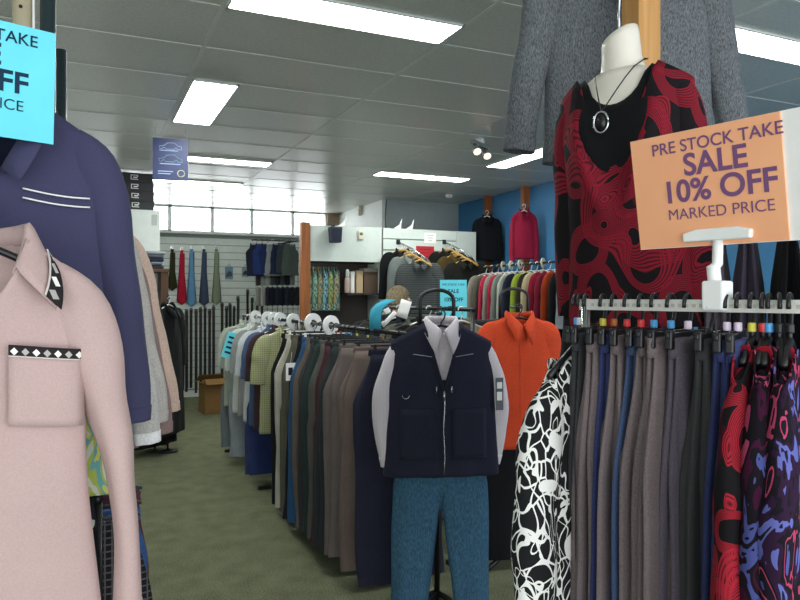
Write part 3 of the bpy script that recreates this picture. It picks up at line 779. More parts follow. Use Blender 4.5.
nk = thing('necklace', 'black cord necklace with an oval ring pendant on the dress form', 'necklace', form.location, frz, None, (0, math.radians(-3)))
pts = [(.068*math.cos(a), .058*math.sin(a)-.004, .022+.022*math.sin(a)) for a in [PI*k/10 for k in range(11)]]
cord = [(-.012, -.138, -.132)]+[(.066-.076*(k/5.0), -.012-.128*(k/5)**.6, .022-.154*k/5) for k in range(5, -1, -1)][1:]+pts+[(-.066+.052*(k/5), -.012-.128*(k/5)**.6, .022-.154*k/5) for k in range(1, 6)]
MB().tube(cord, .0019, 6).build('cord', BLACKP, nk)
ring = [(.019*math.cos(2*PI*k/24)-.012, -.150, .027*math.sin(2*PI*k/24)-.163) for k in range(25)]
MB().tube(ring, .003, 8).build('pendant_ring', CHROME, nk)
MB().loft([[(.013*math.cos(2*PI*k/20)-.012, yy, .02*math.sin(2*PI*k/20)-.163) for k in range(20)] for yy in (-.153, -.147)]).build('pendant_stone', BLACKP, nk)
# skirt under it
top('skirt', 'plain black skirt hanging below the red patterned top', 'skirt', (pm.x, pm.y, 1.50), frz, BLACKC, dict(L=.62, ws=.165, wc=.185, wh=.2, sd=.0, nw=.01, nf=0, dt=.07, dc=.08, dh=.085, nd=0, wr=.01), None, False, 14)

post = at(641, 0, 2.25)
struct(bx('column_pine', (post.x-.046, post.y-.04, 0), (post.x+.046, post.y+.04, ZC), PINE, None, .004), 'square pine post behind the dress form', 'post')
# grey coat hung high behind the form
pg = at(628, 0, 2.45)
def tweed():
    s = NT('grey_tweed'); co = s.coord((320, 320, 90)); a = s.n('ShaderNodeTexNoise', _Scale=1.0, _Detail=3.0); s.l(co, a.inputs['Vector'])
    return s.base(s.ramp(a.outputs[0], [(.3, '44484c'), (.7, '80858a')]), .95, .1, a.outputs[0], .3)
TWEED = tweed()
CT = dict(L=.86, ws=.25, wc=.29, wh=.305, sd=.06, nw=.09, nf=.3, vee=True, dc=.06, dh=.07, wr=.012)
CT['path'] = [(.15, -.05, .03, .02), (.235, -.1, .085, .04), (.285, -.2, .078, .045), (.335, -.46, .064, .042), (.375, -.66, .056, .04), (.392, -.82, .052, .036)]
coat = top('coat', 'charcoal tweed jacket hung high on the pine post', 'jacket', (pg.x, pg.y-.0, 2.88), -YAW+.06, TWEED, CT, 'long', True, 21)
hanger((pg.x, pg.y, 2.95), -YAW+.06, 'black hanger of the charcoal tweed jacket', None)
b_ = thing('peg_rail', 'short chrome peg behind the pine post that carries the tweed jacket', 'peg', (pg.x, pg.y, 2.932), -YAW+.06)
MB().tube([(0, -.19, 0), (0, .03, 0)], .008, 10).build('rod', CHROME, b_)

# ------------------------------------------------------------------ centre double rack: trousers, then shirts behind
RX, RZ = 1.45, 1.365
rack('black rack by the aisle carrying the front row of trousers', RX, 3.07, 4.95, RZ)
def rowpt(px, X): return onX(px, 300, X)
tcol = [(4.86, '1d1e22', 'black trousers at far end of the aisle rack', None), (4.74, 'bab6a9', 'cream trousers near far end of the aisle rack', 'white'), (4.62, '5f5d50', 'olive grey trousers right of the cream pair', 'white'), (4.47, '1e2026', 'black trousers with a dangling white swing tag', 'none'),
 (4.36, '34587f', 'mid blue trousers on the aisle rack', 'white'), (4.26, '6b6259', 'brown grey trousers right of the mid blue pair', 'white'), (4.16, '3a3b3f', 'charcoal trousers right of the brown grey pair', 'red'), (4.07, '2f3d3b', 'dark green trousers on the aisle rack', 'red'), (3.98, '5b5a56', 'grey trousers between the dark green and maroon pairs', 'blue'),
 (3.89, '4a2f38', 'maroon trousers on the aisle rack', 'blue'), (3.79, '33383a', 'dark slate trousers right of the maroon pair', 'yellow'), (3.62, '6d6461', 'warm grey flared trousers third from near end of the aisle rack', 'yellow'), (3.4, '756660', 'taupe flared trousers second from near end of the aisle rack', 'orange'), (3.17, '2b2c3d', 'navy trousers at near end of the aisle rack beside the vest', 'none')]
for i, (y, c, lab, mk) in enumerate(tcol):
    trousers('trousers', lab, (RX, y, RZ-.075), random.uniform(-.05, .05), cloth(c), 80+i, half=.335, folded=True, length=1.22-.004*i, flare=1.16, group='trousers on the aisle rack')
    hanger((RX, y, RZ+.017), 0, 'clip hanger of the '+lab, 'clip hangers on the aisle rack', kind='clip', half=.165, marker=MK[mk] if mk else None, mat=WHITEP if i in (1, 4) else BLACKP)
q = onX(303, 375, 1.22); t = thing('swing_tag', 'white swing tag with black figure hanging on the black trousers', 'tag', (q.x, 4.40, q.z), 0)
bx('card', (-.032, -.001, -.065), (.032, .001, .05), PAPERW, t, 0); bx('printed_mark', (-.016, -.0022, -.03), (.014, -.0009, .02), BLACKP, t, 0); MB().tube([(0, 0, .05), (.01, .01, .12)], .0012, 5).build('string', WHITEP, t)
for k, (px, R) in enumerate(((313, .072), (331, .066))):
    q = rowpt(px, RX); size_ring((RX, q.y, RZ), .35, 'round white size divider on the aisle rack rail, %s' % ('left one of two' if k == 0 else 'right one of two'), 'white size dividers', WHITEP, R)

rack('black rack behind the trousers carrying the short sleeved shirts', RX, 5.05, 7.0, RZ)
CHK = checked('lime_check', 'abad84', '74785a', 60, .84)
scol = [(6.75, 'b0b5a6', 'pale sage shirt at far end of the shirt rack'), (6.55, '8f9a94', 'grey green shirt second from far end of the shirt rack'), (6.32, 'cfd2cb', 'white shirt carrying a cyan card'), (6.08, '8b8d8c', 'mid grey shirt right of the white shirt'), (5.85, 'bfc4c6', 'pale blue grey shirt in the middle of the shirt rack'), (5.65, '48597a', 'denim blue shirt on the shirt rack'), (5.48, '3e2c30', 'dark maroon shirt beside the lime checked shirt'), (5.26, CHK, 'lime checked shirt at near end of the shirt rack')]
for i, (y, c, lab) in enumerate(scol):
    mt = c if not isinstance(c, str) else cloth(c)
    Q = dict(L=.80, ws=.2, wc=.225, wh=.235, sd=.07, dc=.04, dh=.05)
    Q['path'] = [(.13, -.06, .03, .012), (.185, -.11, .07, .03), (.212, -.2, .078, .036), (.23, -.33, .072, .036), (.237, -.42, .07, .036)]
    top('shirt', lab, 'shirt', (RX, y, RZ-.065), random.uniform(-.06, .06), mt, Q, 'short', True, 100+i, group='shirts on the shirt rack')
    hanger((RX, y, RZ+.017), 0, 'white hanger of the '+lab, 'white hangers on the shirt rack', WHITEP, half=.18, drop=.08)
    if i % 2 == 1 or i == 4:
        size_ring((RX, y-.1, RZ), .35, 'round white size divider on the shirt rack next to the '+lab.split(' at ')[0].split(' second')[0].split(' in the')[0].split(' on the')[0].split(' right')[0], 'white size dividers', WHITEP, .06)
q = onY(246, 349, 6.05); t = thing('cyan_card', 'cyan card clipped to the white shirt on the shirt rack', 'card', (1.17, 6.2, 1.12), .2, None, (0, math.radians(18)))
bx('card', (-.055, -.001, -.115), (.055, .001, .115), CYAN, t, 0)
for k in range(4): bx('printed_line', (-.035, -.0024, .06-.045*k), (.03, -.0009, .078-.045*k), NAVYI, t, 0)
# denim and grey pairs hanging lower behind the shirts
for i, (y, c, lab) in enumerate(((6.9, '6f757c', 'grey jeans hanging low behind the sage shirt'), (6.45, '8a9096', 'pale grey trousers under the white shirt on the shirt rack'), (5.75, '2f3a66', 'dark blue jeans under the denim blue shirt'))):
    trousers('trousers', lab, (RX-.02, y-.05, .8), 0, cloth(c), 130+i, half=.36, folded=True, length=.72, flare=1.0)
    hanger((RX-.02, y-.05, .88), 0, 'clip hanger of the '+lab, None, kind='clip', half=.17)
rack('low black rail under the shirts', RX-.02, 5.5, 7.0, .865, feet=True)

# second rail of dark jackets with the blue card strips
R2X, R2Z = 2.07, 1.475
rack('black rack carrying dark jackets between the vest and the partition', R2X, 3.5, 5.0, R2Z)
jc = [(4.88, '2b2c30', 'charcoal jacket at far end of the jacket rack'), (4.72, '3a3732', 'dark olive jacket second from far end of the jacket rack'), (4.56, '141519', 'black jacket third from far end of the jacket rack'), (4.40, '22242b', 'blue black jacket fourth from far end of the jacket rack'), (4.24, '5d6058', 'grey green jacket in the middle of the jacket rack'), (4.08, '16171a', 'black jacket right of the grey green one'), (3.93, '2a2420', 'brown black jacket third from near end of the jacket rack'), (3.79, '17181c', 'black jacket second from near end of the jacket rack'), (3.65, '8b8069', 'khaki jacket at near end of the jacket rack')]
for i, (y, c, lab) in enumerate(jc):
    top('jacket', lab, 'jacket', (R2X, y, R2Z-.08), random.uniform(-.08, .08), cloth(c), dict(L=.8, ws=.2, wc=.22, wh=.23, sd=.07, dc=.04, dh=.05), 'long', True, 140+i, group='dark jackets on the second rack')
    hanger((R2X, y, R2Z+.017), 0, '%s hanger of the %s' % ('white' if i % 3 == 2 else 'black', lab), 'hangers on the jacket rack', WHITEP if i % 3 == 2 else BLACKP, half=.18, drop=.085)
def ribbon(name, label, cat, pts, hw, mat, axis=(0, 1, 0)):
    a = Vector(axis); rows = [[Vector(p)-a*hw, Vector(p)+a*hw] for p in pts]
    o = MB().grid(rows).build(name, mat, None, True, 0, .003); return tag(o, label, cat)
q = at(379, 305, 3.8)
ribbon('cyan_strip', 'teal card strip looped over the aisle rack rail, left of the vest', 'card', [(q.x-.022, q.y, q.z-.14), (q.x-.024, q.y, q.z-.08), (q.x-.015, q.y, q.z-.025), (q.x+.02, q.y, q.z+.008), (q.x+.07, q.y, q.z+.03)], .034, plain('teal_card', '3f9fb8', .7, 0, .2), (.75, -.6, 0))
for k, (px, py, d, sx, sz, tl, lab) in enumerate(((404, 309, 4.2, .034, .055, -.3, 'crumpled white paper tag on the dark jackets left of the stand'), (387, 311, 4.45, .02, .018, .5, 'tiny white tag on the black jackets right of the teal strip'), (389, 319, 3.9, .012, .055, -.75, 'white plastic strip slanting over the dark jackets'))):
    q = at(px, py, d); t = thing('paper_tag', lab, 'tag', q, -YAW, None, (0, tl and -tl))
    MB().grid([[(x*sx, -.004*math.sin(5*x+7*z), z*sz) for x in (-1, -.4, .3, 1)] for z in (-1, -.3, .5, 1)]).build('sheet', PAPERW, t, True, 0, .002)
p = at(453.5, 299, 4.9)
sale_sign(p, -YAW+.1, 'cyan upright sale card standing above the dark jackets behind the vest', CYAN, NAVYI, .192, .272, math.radians(-3), 0, .74)
t = thing('card_holder', 'clear clip post holding the upright cyan sale card', 'sign holder', (p.x, p.y+.012, 0)); MB().tube([(0, 0, 0), (0, 0, 1.6)], .006, 8).build('post', BLACKM, t); bx('base_plate', (-.12, -.12, 0), (.12, .12, .012), BLACKM, t)

# ------------------------------------------------------------------ the vest outfit on its stand
VD = 3.25; vp = at(441, 318, VD); VR = -YAW*.75
def arch_stand(label, px, d, rz, wd, ztop, zlow=.0):
    p = at(px, 300, d); t = thing('display_stand', label, 'display stand', (p.x, p.y, 0), rz)
    h = wd/2; pts = [(-h, 0, 1.32), (-h, 0, ztop-.05)]+[(-h*math.cos(PI*k/8) if True else 0, 0, ztop-.05+.05*math.sin(PI*k/8)) for k in range(1, 8)]+[(h, 0, ztop-.05), (h, 0, 1.32)]
    MB().tube(pts, .0095, 10).build('arch', BLACKM, t)
    MB().tube([(-h-.01, 0, 1.325), (h+.01, 0, 1.325)], .010, 8).build('crossbar', BLACKM, t)
    MB().tube([(0, .0, .03), (0, 0, 1.325)], .014, 12).build('upright', BLACKM, t)
    for sg_ in (-1, 1): MB().tube([(0, 0, .11), (sg_*.12, -.09, .05), (sg_*.22, -.15, .014)], .014, 10).build('foot', BLACKM, t)
    MB().tube([(0, 0, .11), (0, .2, .014)], .014, 10).build('foot', BLACKM, t)
    return t
bk = Vector((-math.sin(VR), math.cos(VR), 0))
arch_stand('black arched display stand behind the navy vest', 437, VD+.12, VR, .165, 1.585)
SHM = striped('pinstripe_shirt', 'd8d0d5', 'c6bfc9', 150, 0, .65)
SP = dict(L=.70, ws=.18, wc=.21, wh=.22, sd=.09, nw=.066, nf=.05, nb=.0, vee=True, dc=.052, dh=.05, nd=.04, wr=.007)
SP['path'] = [(.13, -.075, .03, .012), (.195, -.125, .045, .028), (.24, -.22, .048, .034), (.276, -.36, .048, .034), (.270, -.52, .042, .03), (.246, -.66, .036, .026)]
sh = top('shirt', 'pale pinstriped long sleeved shirt under the navy vest', 'shirt', (vp.x, vp.y, 1.425), VR, SHM, SP, 'long', dict(stand=.03, leaf=.058, point=.05, splay=.012, gap=.1), 31, placket=SHM)
hanger((vp.x, vp.y, 1.49), VR, 'black hanger of the pinstriped shirt and navy vest', None, half=.18)
VST = cloth('282939', .1, 500)
VP = dict(L=.705, ws=.238, wc=.252, wh=.272, sd=.085, nw=.08, nf=.31, nb=.07, vee=True, dt=.03, dc=.072, dh=.075, nd=.05, wr=.007)
vs_ = bk*(-.004)
vest = thing('vest', 'dark navy zip front vest over the pinstriped shirt', 'vest', (vp.x+vs_.x, vp.y+vs_.y, 1.425), VR)
torso(VP, 12, VST, vest)
def vedge(s_):
    pts = []
    for k in range(11):
        x = s_*.087*(1-k/10)+s_*.002; z = -.30*k/10; pts.append((x, front_y(VP, x, z-.002)-.004, z))
    return pts
for s_ in (-1, 1):
    MB().tube(vedge(s_), .006, 8).build('lapel_edge', VST, vest)
    st = [(s_*(.055+.085*k/6), front_y(VP, s_*(.055+.085*k/6), -.145)-.008, -.138-.012*(1-k/6)) for k in range(7)]
    MB().tube(st, .0022, 6).build('pocket_welt', plain('grey_cord', '8d8fa0', .8), vest)
    patch(VP, vest, VST, .04 if s_ > 0 else -.2, .2 if s_ > 0 else -.04, -.62, -.39, 'hip_pocket', .005)
    MB().box((s_*.035, front_y(VP, .035, -.30)-.006, -.30), (.006, .006, .03)).build('zip_pull', CHROME, vest)
zp = [(.003*math.sin(k), front_y(VP, 0, -.305-.385*k/10)-.007, -.305-.385*k/10) for k in range(11)]
MB().tube(zp, .0028, 6).build('zip', CHROME, vest)
MB().box((0, front_y(VP, 0, -.32)-.012, -.33), (.009, .006, .04)).build('zip_slider', CHROME, vest)
MB().tube([(-.175+.016*math.cos(PI*k/8), front_y(VP, -.175, -.33)-.008, -.325-.016*math.sin(PI*k/8)) for k in range(9)], .002, 6).build('ring', CHROME, vest)
t = thing('swing_tag', 'grey swing tag at right armhole of the navy vest', 'tag', Vector((vp.x, vp.y, 1.1))+Vector((math.cos(VR), math.sin(VR), 0))*.262-bk*.075, VR)
bx('card', (-.018, -.001, -.075), (.018, .001, .075), plain('tag_grey', '5e6068', .5), t, 0); bx('printed_mark', (-.012, -.002, -.03), (.012, -.0008, .01), PAPERW, t, 0); bx('printed_panel', (-.012, -.002, .025), (.012, -.0008, .055), PAPERW, t, 0)
def denim(n, c):
    s = NT(n); co = s.coord((1, 1, .35)); a = s.n('ShaderNodeTexNoise', _Scale=160.0, _Detail=3.0); s.l(co, a.inputs['Vector'])
    return s.base(s.ramp(a.outputs[0], [(.3, lin(dark(c, .82))), (.7, lin(dark(c, 1.15)))]), .95, .1, a.outputs[0], .3)
trousers('trousers', 'teal blue jeans hanging below the navy vest', (vp.x+bk.x*.01, vp.y+bk.y*.01, 1.0), VR, denim('teal_denim', '3d5f76'), 44, half=.19, hip=.215, rise=.455, length=.985, leg=.112, hem=.082, spread=.0, dep=.05, split=.045)
hanger((vp.x+bk.x*.01, vp.y+bk.y*.01, 1.075), VR, 'clip hanger of the teal blue jeans', None, kind='clip', half=.17, drop=.072)
MB0 = thing('peg_rail', 'short black peg carrying the teal blue jeans hanger', 'peg', (vp.x, vp.y, 1.056), VR); MB().tube([(0, 0, 0), (0, .13, 0)], .008, 8).build('rod', BLACKM, MB0)
MB1 = thing('peg_rail', 'short black peg carrying the vest hanger', 'peg', (vp.x, vp.y, 1.471), VR); MB().tube([(0, 0, 0), (0, .13, 0)], .008, 8).build('rod', BLACKM, MB1)
# orange outfit
OD = 3.95; op = at(519, 318, OD); OR_ = -YAW*.55; bo = Vector((-math.sin(OR_), math.cos(OR_), 0))
arch_stand('black arched display stand behind the orange shirt', 514, OD+.12, OR_, .175, 1.60)
ORM = cloth('c8482a', .09, 500)
OP = dict(L=.75, ws=.2, wc=.222, wh=.228, sd=.05, nw=.07, nf=.07, vee=True, dc=.05, dh=.05, wr=.008)
OP['path'] = [(.13, -.05, .03, .012), (.18, -.1, .06, .03), (.195, -.2, .062, .036), (.21, -.36, .052, .034), (.215, -.52, .045, .03), (.215, -.62, .038, .026)]
top('shirt', 'bright orange button shirt on the stand behind the navy vest', 'shirt', (op.x, op.y, 1.44), OR_, ORM, OP, 'long', dict(stand=.03, leaf=.06, point=.05, splay=.012), 51, placket=ORM)
hanger((op.x, op.y, 1.51), OR_, 'black hanger of the bright orange shirt', None, half=.17)
trousers('trousers', 'black trousers hanging below the orange shirt', (op.x, op.y+.02, .93), OR_, cloth('15161a'), 52, half=.19, hip=.215, rise=.3, length=.87, leg=.11, hem=.088, dep=.05, split=-.02)
hanger((op.x, op.y+.02, 1.005), OR_, 'clip hanger of the black trousers below the orange shirt', None, kind='clip', half=.17)
MB2 = thing('peg_rail', 'short black peg carrying the black trousers hanger', 'peg', (op.x, op.y, .986), OR_); MB().tube([(0, -.03, 0), (0, .13, 0)], .008, 8).build('rod', BLACKM, MB2)
MB3 = thing('peg_rail', 'short black peg carrying the orange shirt hanger', 'peg', (op.x, op.y, 1.491), OR_); MB().tube([(0, -.03, 0), (0, .13, 0)], .008, 8).build('rod', BLACKM, MB3)

# ------------------------------------------------------------------ rear partition with header, shelf and slat panel
PY = 8.0
xa, xb, xc, xd = onY(301, 260, PY).x, onY(310, 260, PY).x, onY(383, 240, PY).x, onY(476, 240, PY).x
PT = 2.42
pt = thing('display_partition', 'white display partition with red brown end post in the middle of the shop', 'partition', (0, PY, 0))
bx('end_post', (xa, -.02, 0), (xb, .07, PT+.03), REDW, pt, .004)
PWH = plain('partition_white', 'cdd6d0', .5)
bx('header_panel', (xb, 0, 1.985), (xc, .03, PT), PWH, pt, .003)
bx('back_panel', (xb+.16, .47, 0), (xc, .5, PT), plain('partition_brown', '4c4440', .8), pt, 0)
bx('shelf', (onY(347, 280, PY+.12).x-.03, .01, 1.575), (xc, .47, 1.6), plain('dark_shelf', '2a2b2c', .6), pt, .003)
bx('divider', (xc-.02, .0, 0), (xc, .5, PT), PWH, pt, .002)
bx('lower_shelf', (xb, .01, .9), (xc, .47, .925), plain('dark_shelf', '2a2b2c', .6), pt, .003)
m = MB(); z = PT
while z > .15: m.mm((xc+.002, -.002, z-.127), (xd-.3, .022, z)); z -= .141
m.build('slat_panel', PWH, pt, False, .003)
bx('slat_backing', (xc+.002, .021, 0), (xd, .5, PT-.002), plain('slot_backing', '8d948f', .8), pt, 0)
bx('side_panel', (xd-.298, -.002, 0), (xd, .022, PT), PWH, pt, .003)
q = onY(335, 229, PY-.09)
t = thing('speaker', 'small navy speaker hanging from top edge of the white partition', 'speaker', (q.x, PY-.1, 2.28), 0)
MB().prism([(-.075, .115), (.075, .115), (.062, -.075), (-.062, -.075)], -.06, .06).build('housing', plain('navy_plastic', '2b3144', .5), t, False, .01)
MB().prism([(-.058, .095), (.058, .095), (.048, -.058), (-.048, -.058)], -.066, -.058).build('grille', plain('navy_grille', '23283a', .9), t, False, .004)
bx('bracket', (-.02, .058, .1), (.02, .115, .14), BLACKM, t)
q = onY(360.5, 235, PY); t = thing('thermostat', 'small beige wall control box on the white header panel', 'control box', (q.x, PY-.002, q.z))
bx('case', (-.035, -.028, -.055), (.035, 0, .05), CREAMP, t, .004); MB().tube([(0, -.026, .012), (0, -.036, .012)], .02, 14).build('dial', plain('dial_grey', '7f7d66', .5), t)
for k, (px, lab) in enumerate(((341, 'white pointed clip above the navy speaker'), (397, 'left white pointed clip on top of the slat panel'), (409, 'right white pointed clip on top of the slat panel'))):
    q = onY(px, 226, PY+.1); t = thing('sign_clip', lab, 'clip', (q.x, PY+.1, PT), 0, 'white clips on the partition top')
    MB().prism([(-.06, -.005), (.05, -.005), (.07, .14), (.03, .06), (-.03, .02)], -.006, .006).build('fin', WHITEP, t, False, .002)
    bx('jaw', (-.04, -.02, -.004), (.04, .02, .02), WHITEP, t)
q = onY(430, 238, PY); t = thing('paper_notice', 'small white paper notice above the red one on the slat panel', 'notice', (q.x, PY-.0045, q.z)); bx('sheet', (-.085, -.001, -.065), (.085, .001, .065), PAPERW, t, 0)
for k in range(3): bx('printed_line', (-.05+.01*k, -.002, .03-.035*k), (.05-.012*k, -.0008, .038-.035*k), plain('faint_ink', 'a9adb0', .8), t, 0)
q = onY(425, 253, PY); t = thing('paper_notice', 'red card notice on the slat panel between two jacket hooks', 'notice', (q.x, PY-.0045, q.z)); bx('sheet', (-.13, -.001, -.088), (.13, .001, .088), plain('red_card', 'b3222e', .7), t, 0)
for k in range(3): bx('printed_line', (-.08+.02*k, -.002, .04-.045*k), (.08-.015*k, -.0008, .05-.045*k), plain('deep_red_ink', '7d1a24', .8), t, 0)
# floral shirts in the open bay
for k in range(6):
    mt = splotch('tropical_print_%d' % k, [(0, ['2f5560', '3c6a68', '46706a', '2c4a66', '60604a', '3c6a72'][k]), (.4, ['86a07a', '8fae9a', 'a08a5a', '7fa4a8', '8d9a5a', 'a08f66'][k]), (.5, ['335f70', '5a7f72', '3f6a70', '2f5a78', '4a6f6a', '2f5560'][k]), (.58, ['b0a070', 'a8b49a', 'b08a4a', '9fb8b0', 'b8ae7a', '8fae9a'][k]), (.66, '3c6a72')], 9, 1.5)
    x = xb+.07+.068*k; lab = ['at far left end', 'second from left', 'third from left', 'third from right', 'second from right', 'at right end'][k]
    top('shirt', 'tropical print shirt %s of the partition bay' % lab, 'shirt', (x, PY+.24, 1.93), PI/2-.35, mt, dict(L=.55, ws=.18, wc=.2, wh=.2, sd=.07, dc=.05, dh=.055), None, False, 160+k, group='tropical print shirts')
    hanger((x, PY+.24, 2.0), PI/2-.35, 'hanger of the tropical print shirt %s of the bay' % lab, 'hangers in the partition bay', half=.16)
t = thing('hanging_rod', 'black rod under the header panel holding tropical print shirts', 'rod', (0, PY+.24, 1.982)); MB().tube([(xb+.004, 0, 0), (xc-.02, 0, 0)], .0095, 10).build('tube', BLACKM, t)
def carton(name, label, px0, px1, py0, py1, d, mat, mat2=None, dy=.16):
    a, b = onY(px0, py1, PY+.12), onY(px1, py0, PY+.12); t = thing(name, label, 'box', ((a.x+b.x)/2, PY+.12, 1.601)); h = (b.x-a.x)/2; H = b.z-1.6
    bx('carton', (-h, 0, 0), (h, dy, H), mat, t, .002); bx('lid', (-h-.004, -.004, H-.04), (h+.004, dy+.004, H+.004), mat2 or mat, t, .002); return t
carton('box', 'pale narrow cardboard box on the dark shelf', 356.5, 363, 271, 290, 8, CARDL)
carton('box', 'wide brown box on the dark shelf at right', 364, 382, 269, 290, 8, plain('brown_box', '5d4a3c', .8), plain('grey_lid', '8f8d8a', .7))
carton('box', 'slim white box standing on the dark shelf', 351, 354.5, 272, 290, 8, PAPERW)
q = onY(343.5, 276, PY+.1); t = thing('bottle', 'pale pink bottle on the dark shelf beside the tropical shirts', 'bottle', (onY(347.5, 280, PY+.06).x, PY+.06, 1.601)); MB().lathe([(.036, 0), (.038, .02), (.036, .16), (.03, .19)], 18).build('body', plain('pale_pink_plastic', 'b39f94', .4), t); MB().lathe([(.018, .189), (.022, .2), (.022, .27), (.016, .29)], 16).build('cap', plain('pale_cap', 'c9cdcb', .4), t)
for k, (px, c, lab) in enumerate(((350, '6f6762', 'folded grey brown jumper on the lower bay'), (368, '3a3a3d', 'folded charcoal jumper on the lower bay'))):
    q = onY(px, 300, PY+.1); t = thing('folded_jumper', lab, 'jumper', (q.x+.03, PY+.22, .926)); MB().mm((-.13, -.12, 0), (.13, .12, .09)).build('body', cloth(c), t, False, .03)
# jackets on sloping arms of the slat panel
def waterfall(px, label):
    q = onY(px, 242, PY); t = thing('sloping_hanger_rail', label, 'hanger rail', (q.x, PY-.003, q.z), 0, 'sloping arms on the slat panel')
    bx('plate', (-.025, -.012, -.03), (.025, 0, .03), BLACKM, t); MB().tube([(0, -.01, 0), (.10, -.22, -.10), (.19, -.40, -.22)], .009, 10).build('arm', CHROME, t); return q
W1 = waterfall(398, 'chrome sloping arm with wooden hangers, left of the red notice'); W2 = waterfall(444, 'chrome sloping arm right of the red notice')
HW = wood('hanger_wood', 'b08a48', 'c9a560', (20, 20, 20))
jl = [[('141619', 'black jacket nearest the wall on left sloping arm', .15, -.05, 'long'), ('6d7472', 'mid grey jacket on left sloping arm', .45, .07, 'long'), ('4a4f50', 'charcoal grey ribbed jacket at front of left sloping arm', .80, .15, 'long')],
      [('1a1a17', 'black jacket nearest the wall on right sloping arm', .15, -.04, 'long'), ('4a3d1f', 'olive gold jacket on right sloping arm', .45, .03, 'long'), ('20201d', 'black quilted jacket at front of right sloping arm', .80, .10, 'long')]]
for W, js in zip((W1, W2), jl):
    for i, (c, lab, f, dx, slv) in enumerate(js):
        x, y, z = W.x+.19*f, PY-.013-.39*f, W.z-.22*f
        rz = -YAW+(.35 if i < 2 else .05)
        top('jacket', lab, 'jacket', (x, y, z-.075), rz, cloth(c) if not (i == 2 and W is W1) else striped('ribbed_grey', '565c5c', '34383a', 45, 2, .5), dict(L=.66, ws=.2, wc=.22, wh=.225, sd=.09, dc=.035, dh=.045), slv, True, 180+i)
        hanger((x, y, z+.012), rz, 'wooden hanger of the '+lab, 'wooden hangers on the sloping arms', HW, half=.19, hookmat=CHROME, drop=.08, wide=.011, sag=.07)
    for k in range(4):
        f = .22+.16*k; x, y, z = W.x+.19*f, PY-.013-.39*f, W.z-.22*f
        hanger((x, y, z+.012), -YAW-.5, 'empty wooden hanger number %d from the wall on the %s sloping arm' % (k+1, 'left' if W is W1 else 'right'), 'wooden hangers on the sloping arms', HW, half=.2, hookmat=CHROME, drop=.07, wide=.013, sag=.11)

# ------------------------------------------------------------------ blue wall: posts, high shirts, long rack
for px, lab, c, sl, yb, xw in ((487, 'left', '15171c', 'black long sleeved shirt hung high on the left brown post by the blue wall', 214, 31), (524, 'right', '8e1d3a', 'crimson long sleeved shirt hung high on the right brown post by the blue wall', 208, 27)):
    q = onX(px, 200, XR-.07); kx = .15 if lab == 'left' else .115
    struct(bx('column_'+lab, (q.x-.03, q.y-.035, 0), (q.x+.069, q.y+.035, ZC), REDW, None, .004), 'red brown post on the blue wall, %s of the two' % lab, 'post')
    d = depth(q)-.30; v = at(px, yb, d)
    top('shirt', sl, 'shirt', (v.x, v.y, v.z-.03), -YAW-.12, cloth(c), dict(L=.60, ws=kx, wc=kx+.005, wh=kx+.008, sd=.05, nw=.05, path=[(kx-.05, -.05, .03, .012), (kx-.01, -.1, .045, .03), (kx+.012, -.2, .042, .034), (kx+.025, -.36, .038, .034), (kx+.03, -.52, .036, .03), (kx+.03, -.64, .03, .026)]), 'long', True, 190+px)
    hanger((v.x, v.y, v.z+.05), -YAW-.12, 'white hanger of the '+sl.split(' hung')[0], None, WHITEP, half=kx-.045, sag=.045)
    t = thing('peg', 'small chrome peg on the %s brown post' % lab, 'peg', (v.x, v.y, v.z+.033), -YAW-.45); MB().tube([(0, -.02, 0), (0, .27, 0)], .006, 8).build('rod', CHROME, t)
BX = 4.62; BZ = 1.93
rack('tall black rack along the blue wall full of long sleeved tops', BX, 5.5, 7.9, BZ)
bl = [(474, '8d867c', 'taupe patterned'), (480, '59564e', 'olive print'), (486, 'b02a45', 'raspberry pink'), (491, '8f8a86', 'stone grey'), (496, 'a82340', 'rose red'), (500, '7d8480', 'sea grey'), (505, 'a8aaa4', 'pale grey'), (511, '20243a', 'midnight navy'), (519, '93a43a', 'lime green'), (525, '2c2a22', 'brown black'), (531, 'b5a98c', 'oatmeal'), (538, '8c1d33', 'burgundy red'), (545, '741f35', 'wine red'), (552, '9a3a1e', 'rust orange'), (560, '191b1f', 'jet black'), (568, '8e9298', 'silver grey')]
for i, (px, c, nm) in enumerate(bl):
    q = onX(px+12, 270, BX)
    top('long_sleeved_top', '%s long sleeved top on the tall rack by the blue wall' % nm, 'top', (BX, q.y, BZ-.085), random.uniform(-.06, .06), cloth(c), dict(L=.72, ws=.18, wc=.19, wh=.195, sd=.08, dc=.03, dh=.035), 'long', False, 210+i, group='tops along the blue wall')
    hanger((BX, q.y, BZ+.017), 0, 'white hanger of the %s long sleeved top' % nm, 'white hangers on the blue wall rack', WHITEP, half=.17, drop=.095)
for k, (px, nm) in enumerate(((505, 'raspberry'), (513, 'pale grey'), (522, 'midnight navy'), (545, 'oatmeal'), (560, 'wine red'))):
    q = onX(px-2, 266, BX); size_ring((BX, q.y, BZ), .5, 'round white size divider on the blue wall rack, %s of five' % ['leftmost', 'second from left', 'middle one', 'second from right', 'rightmost'][k], 'white size dividers', CREAMP, .055)
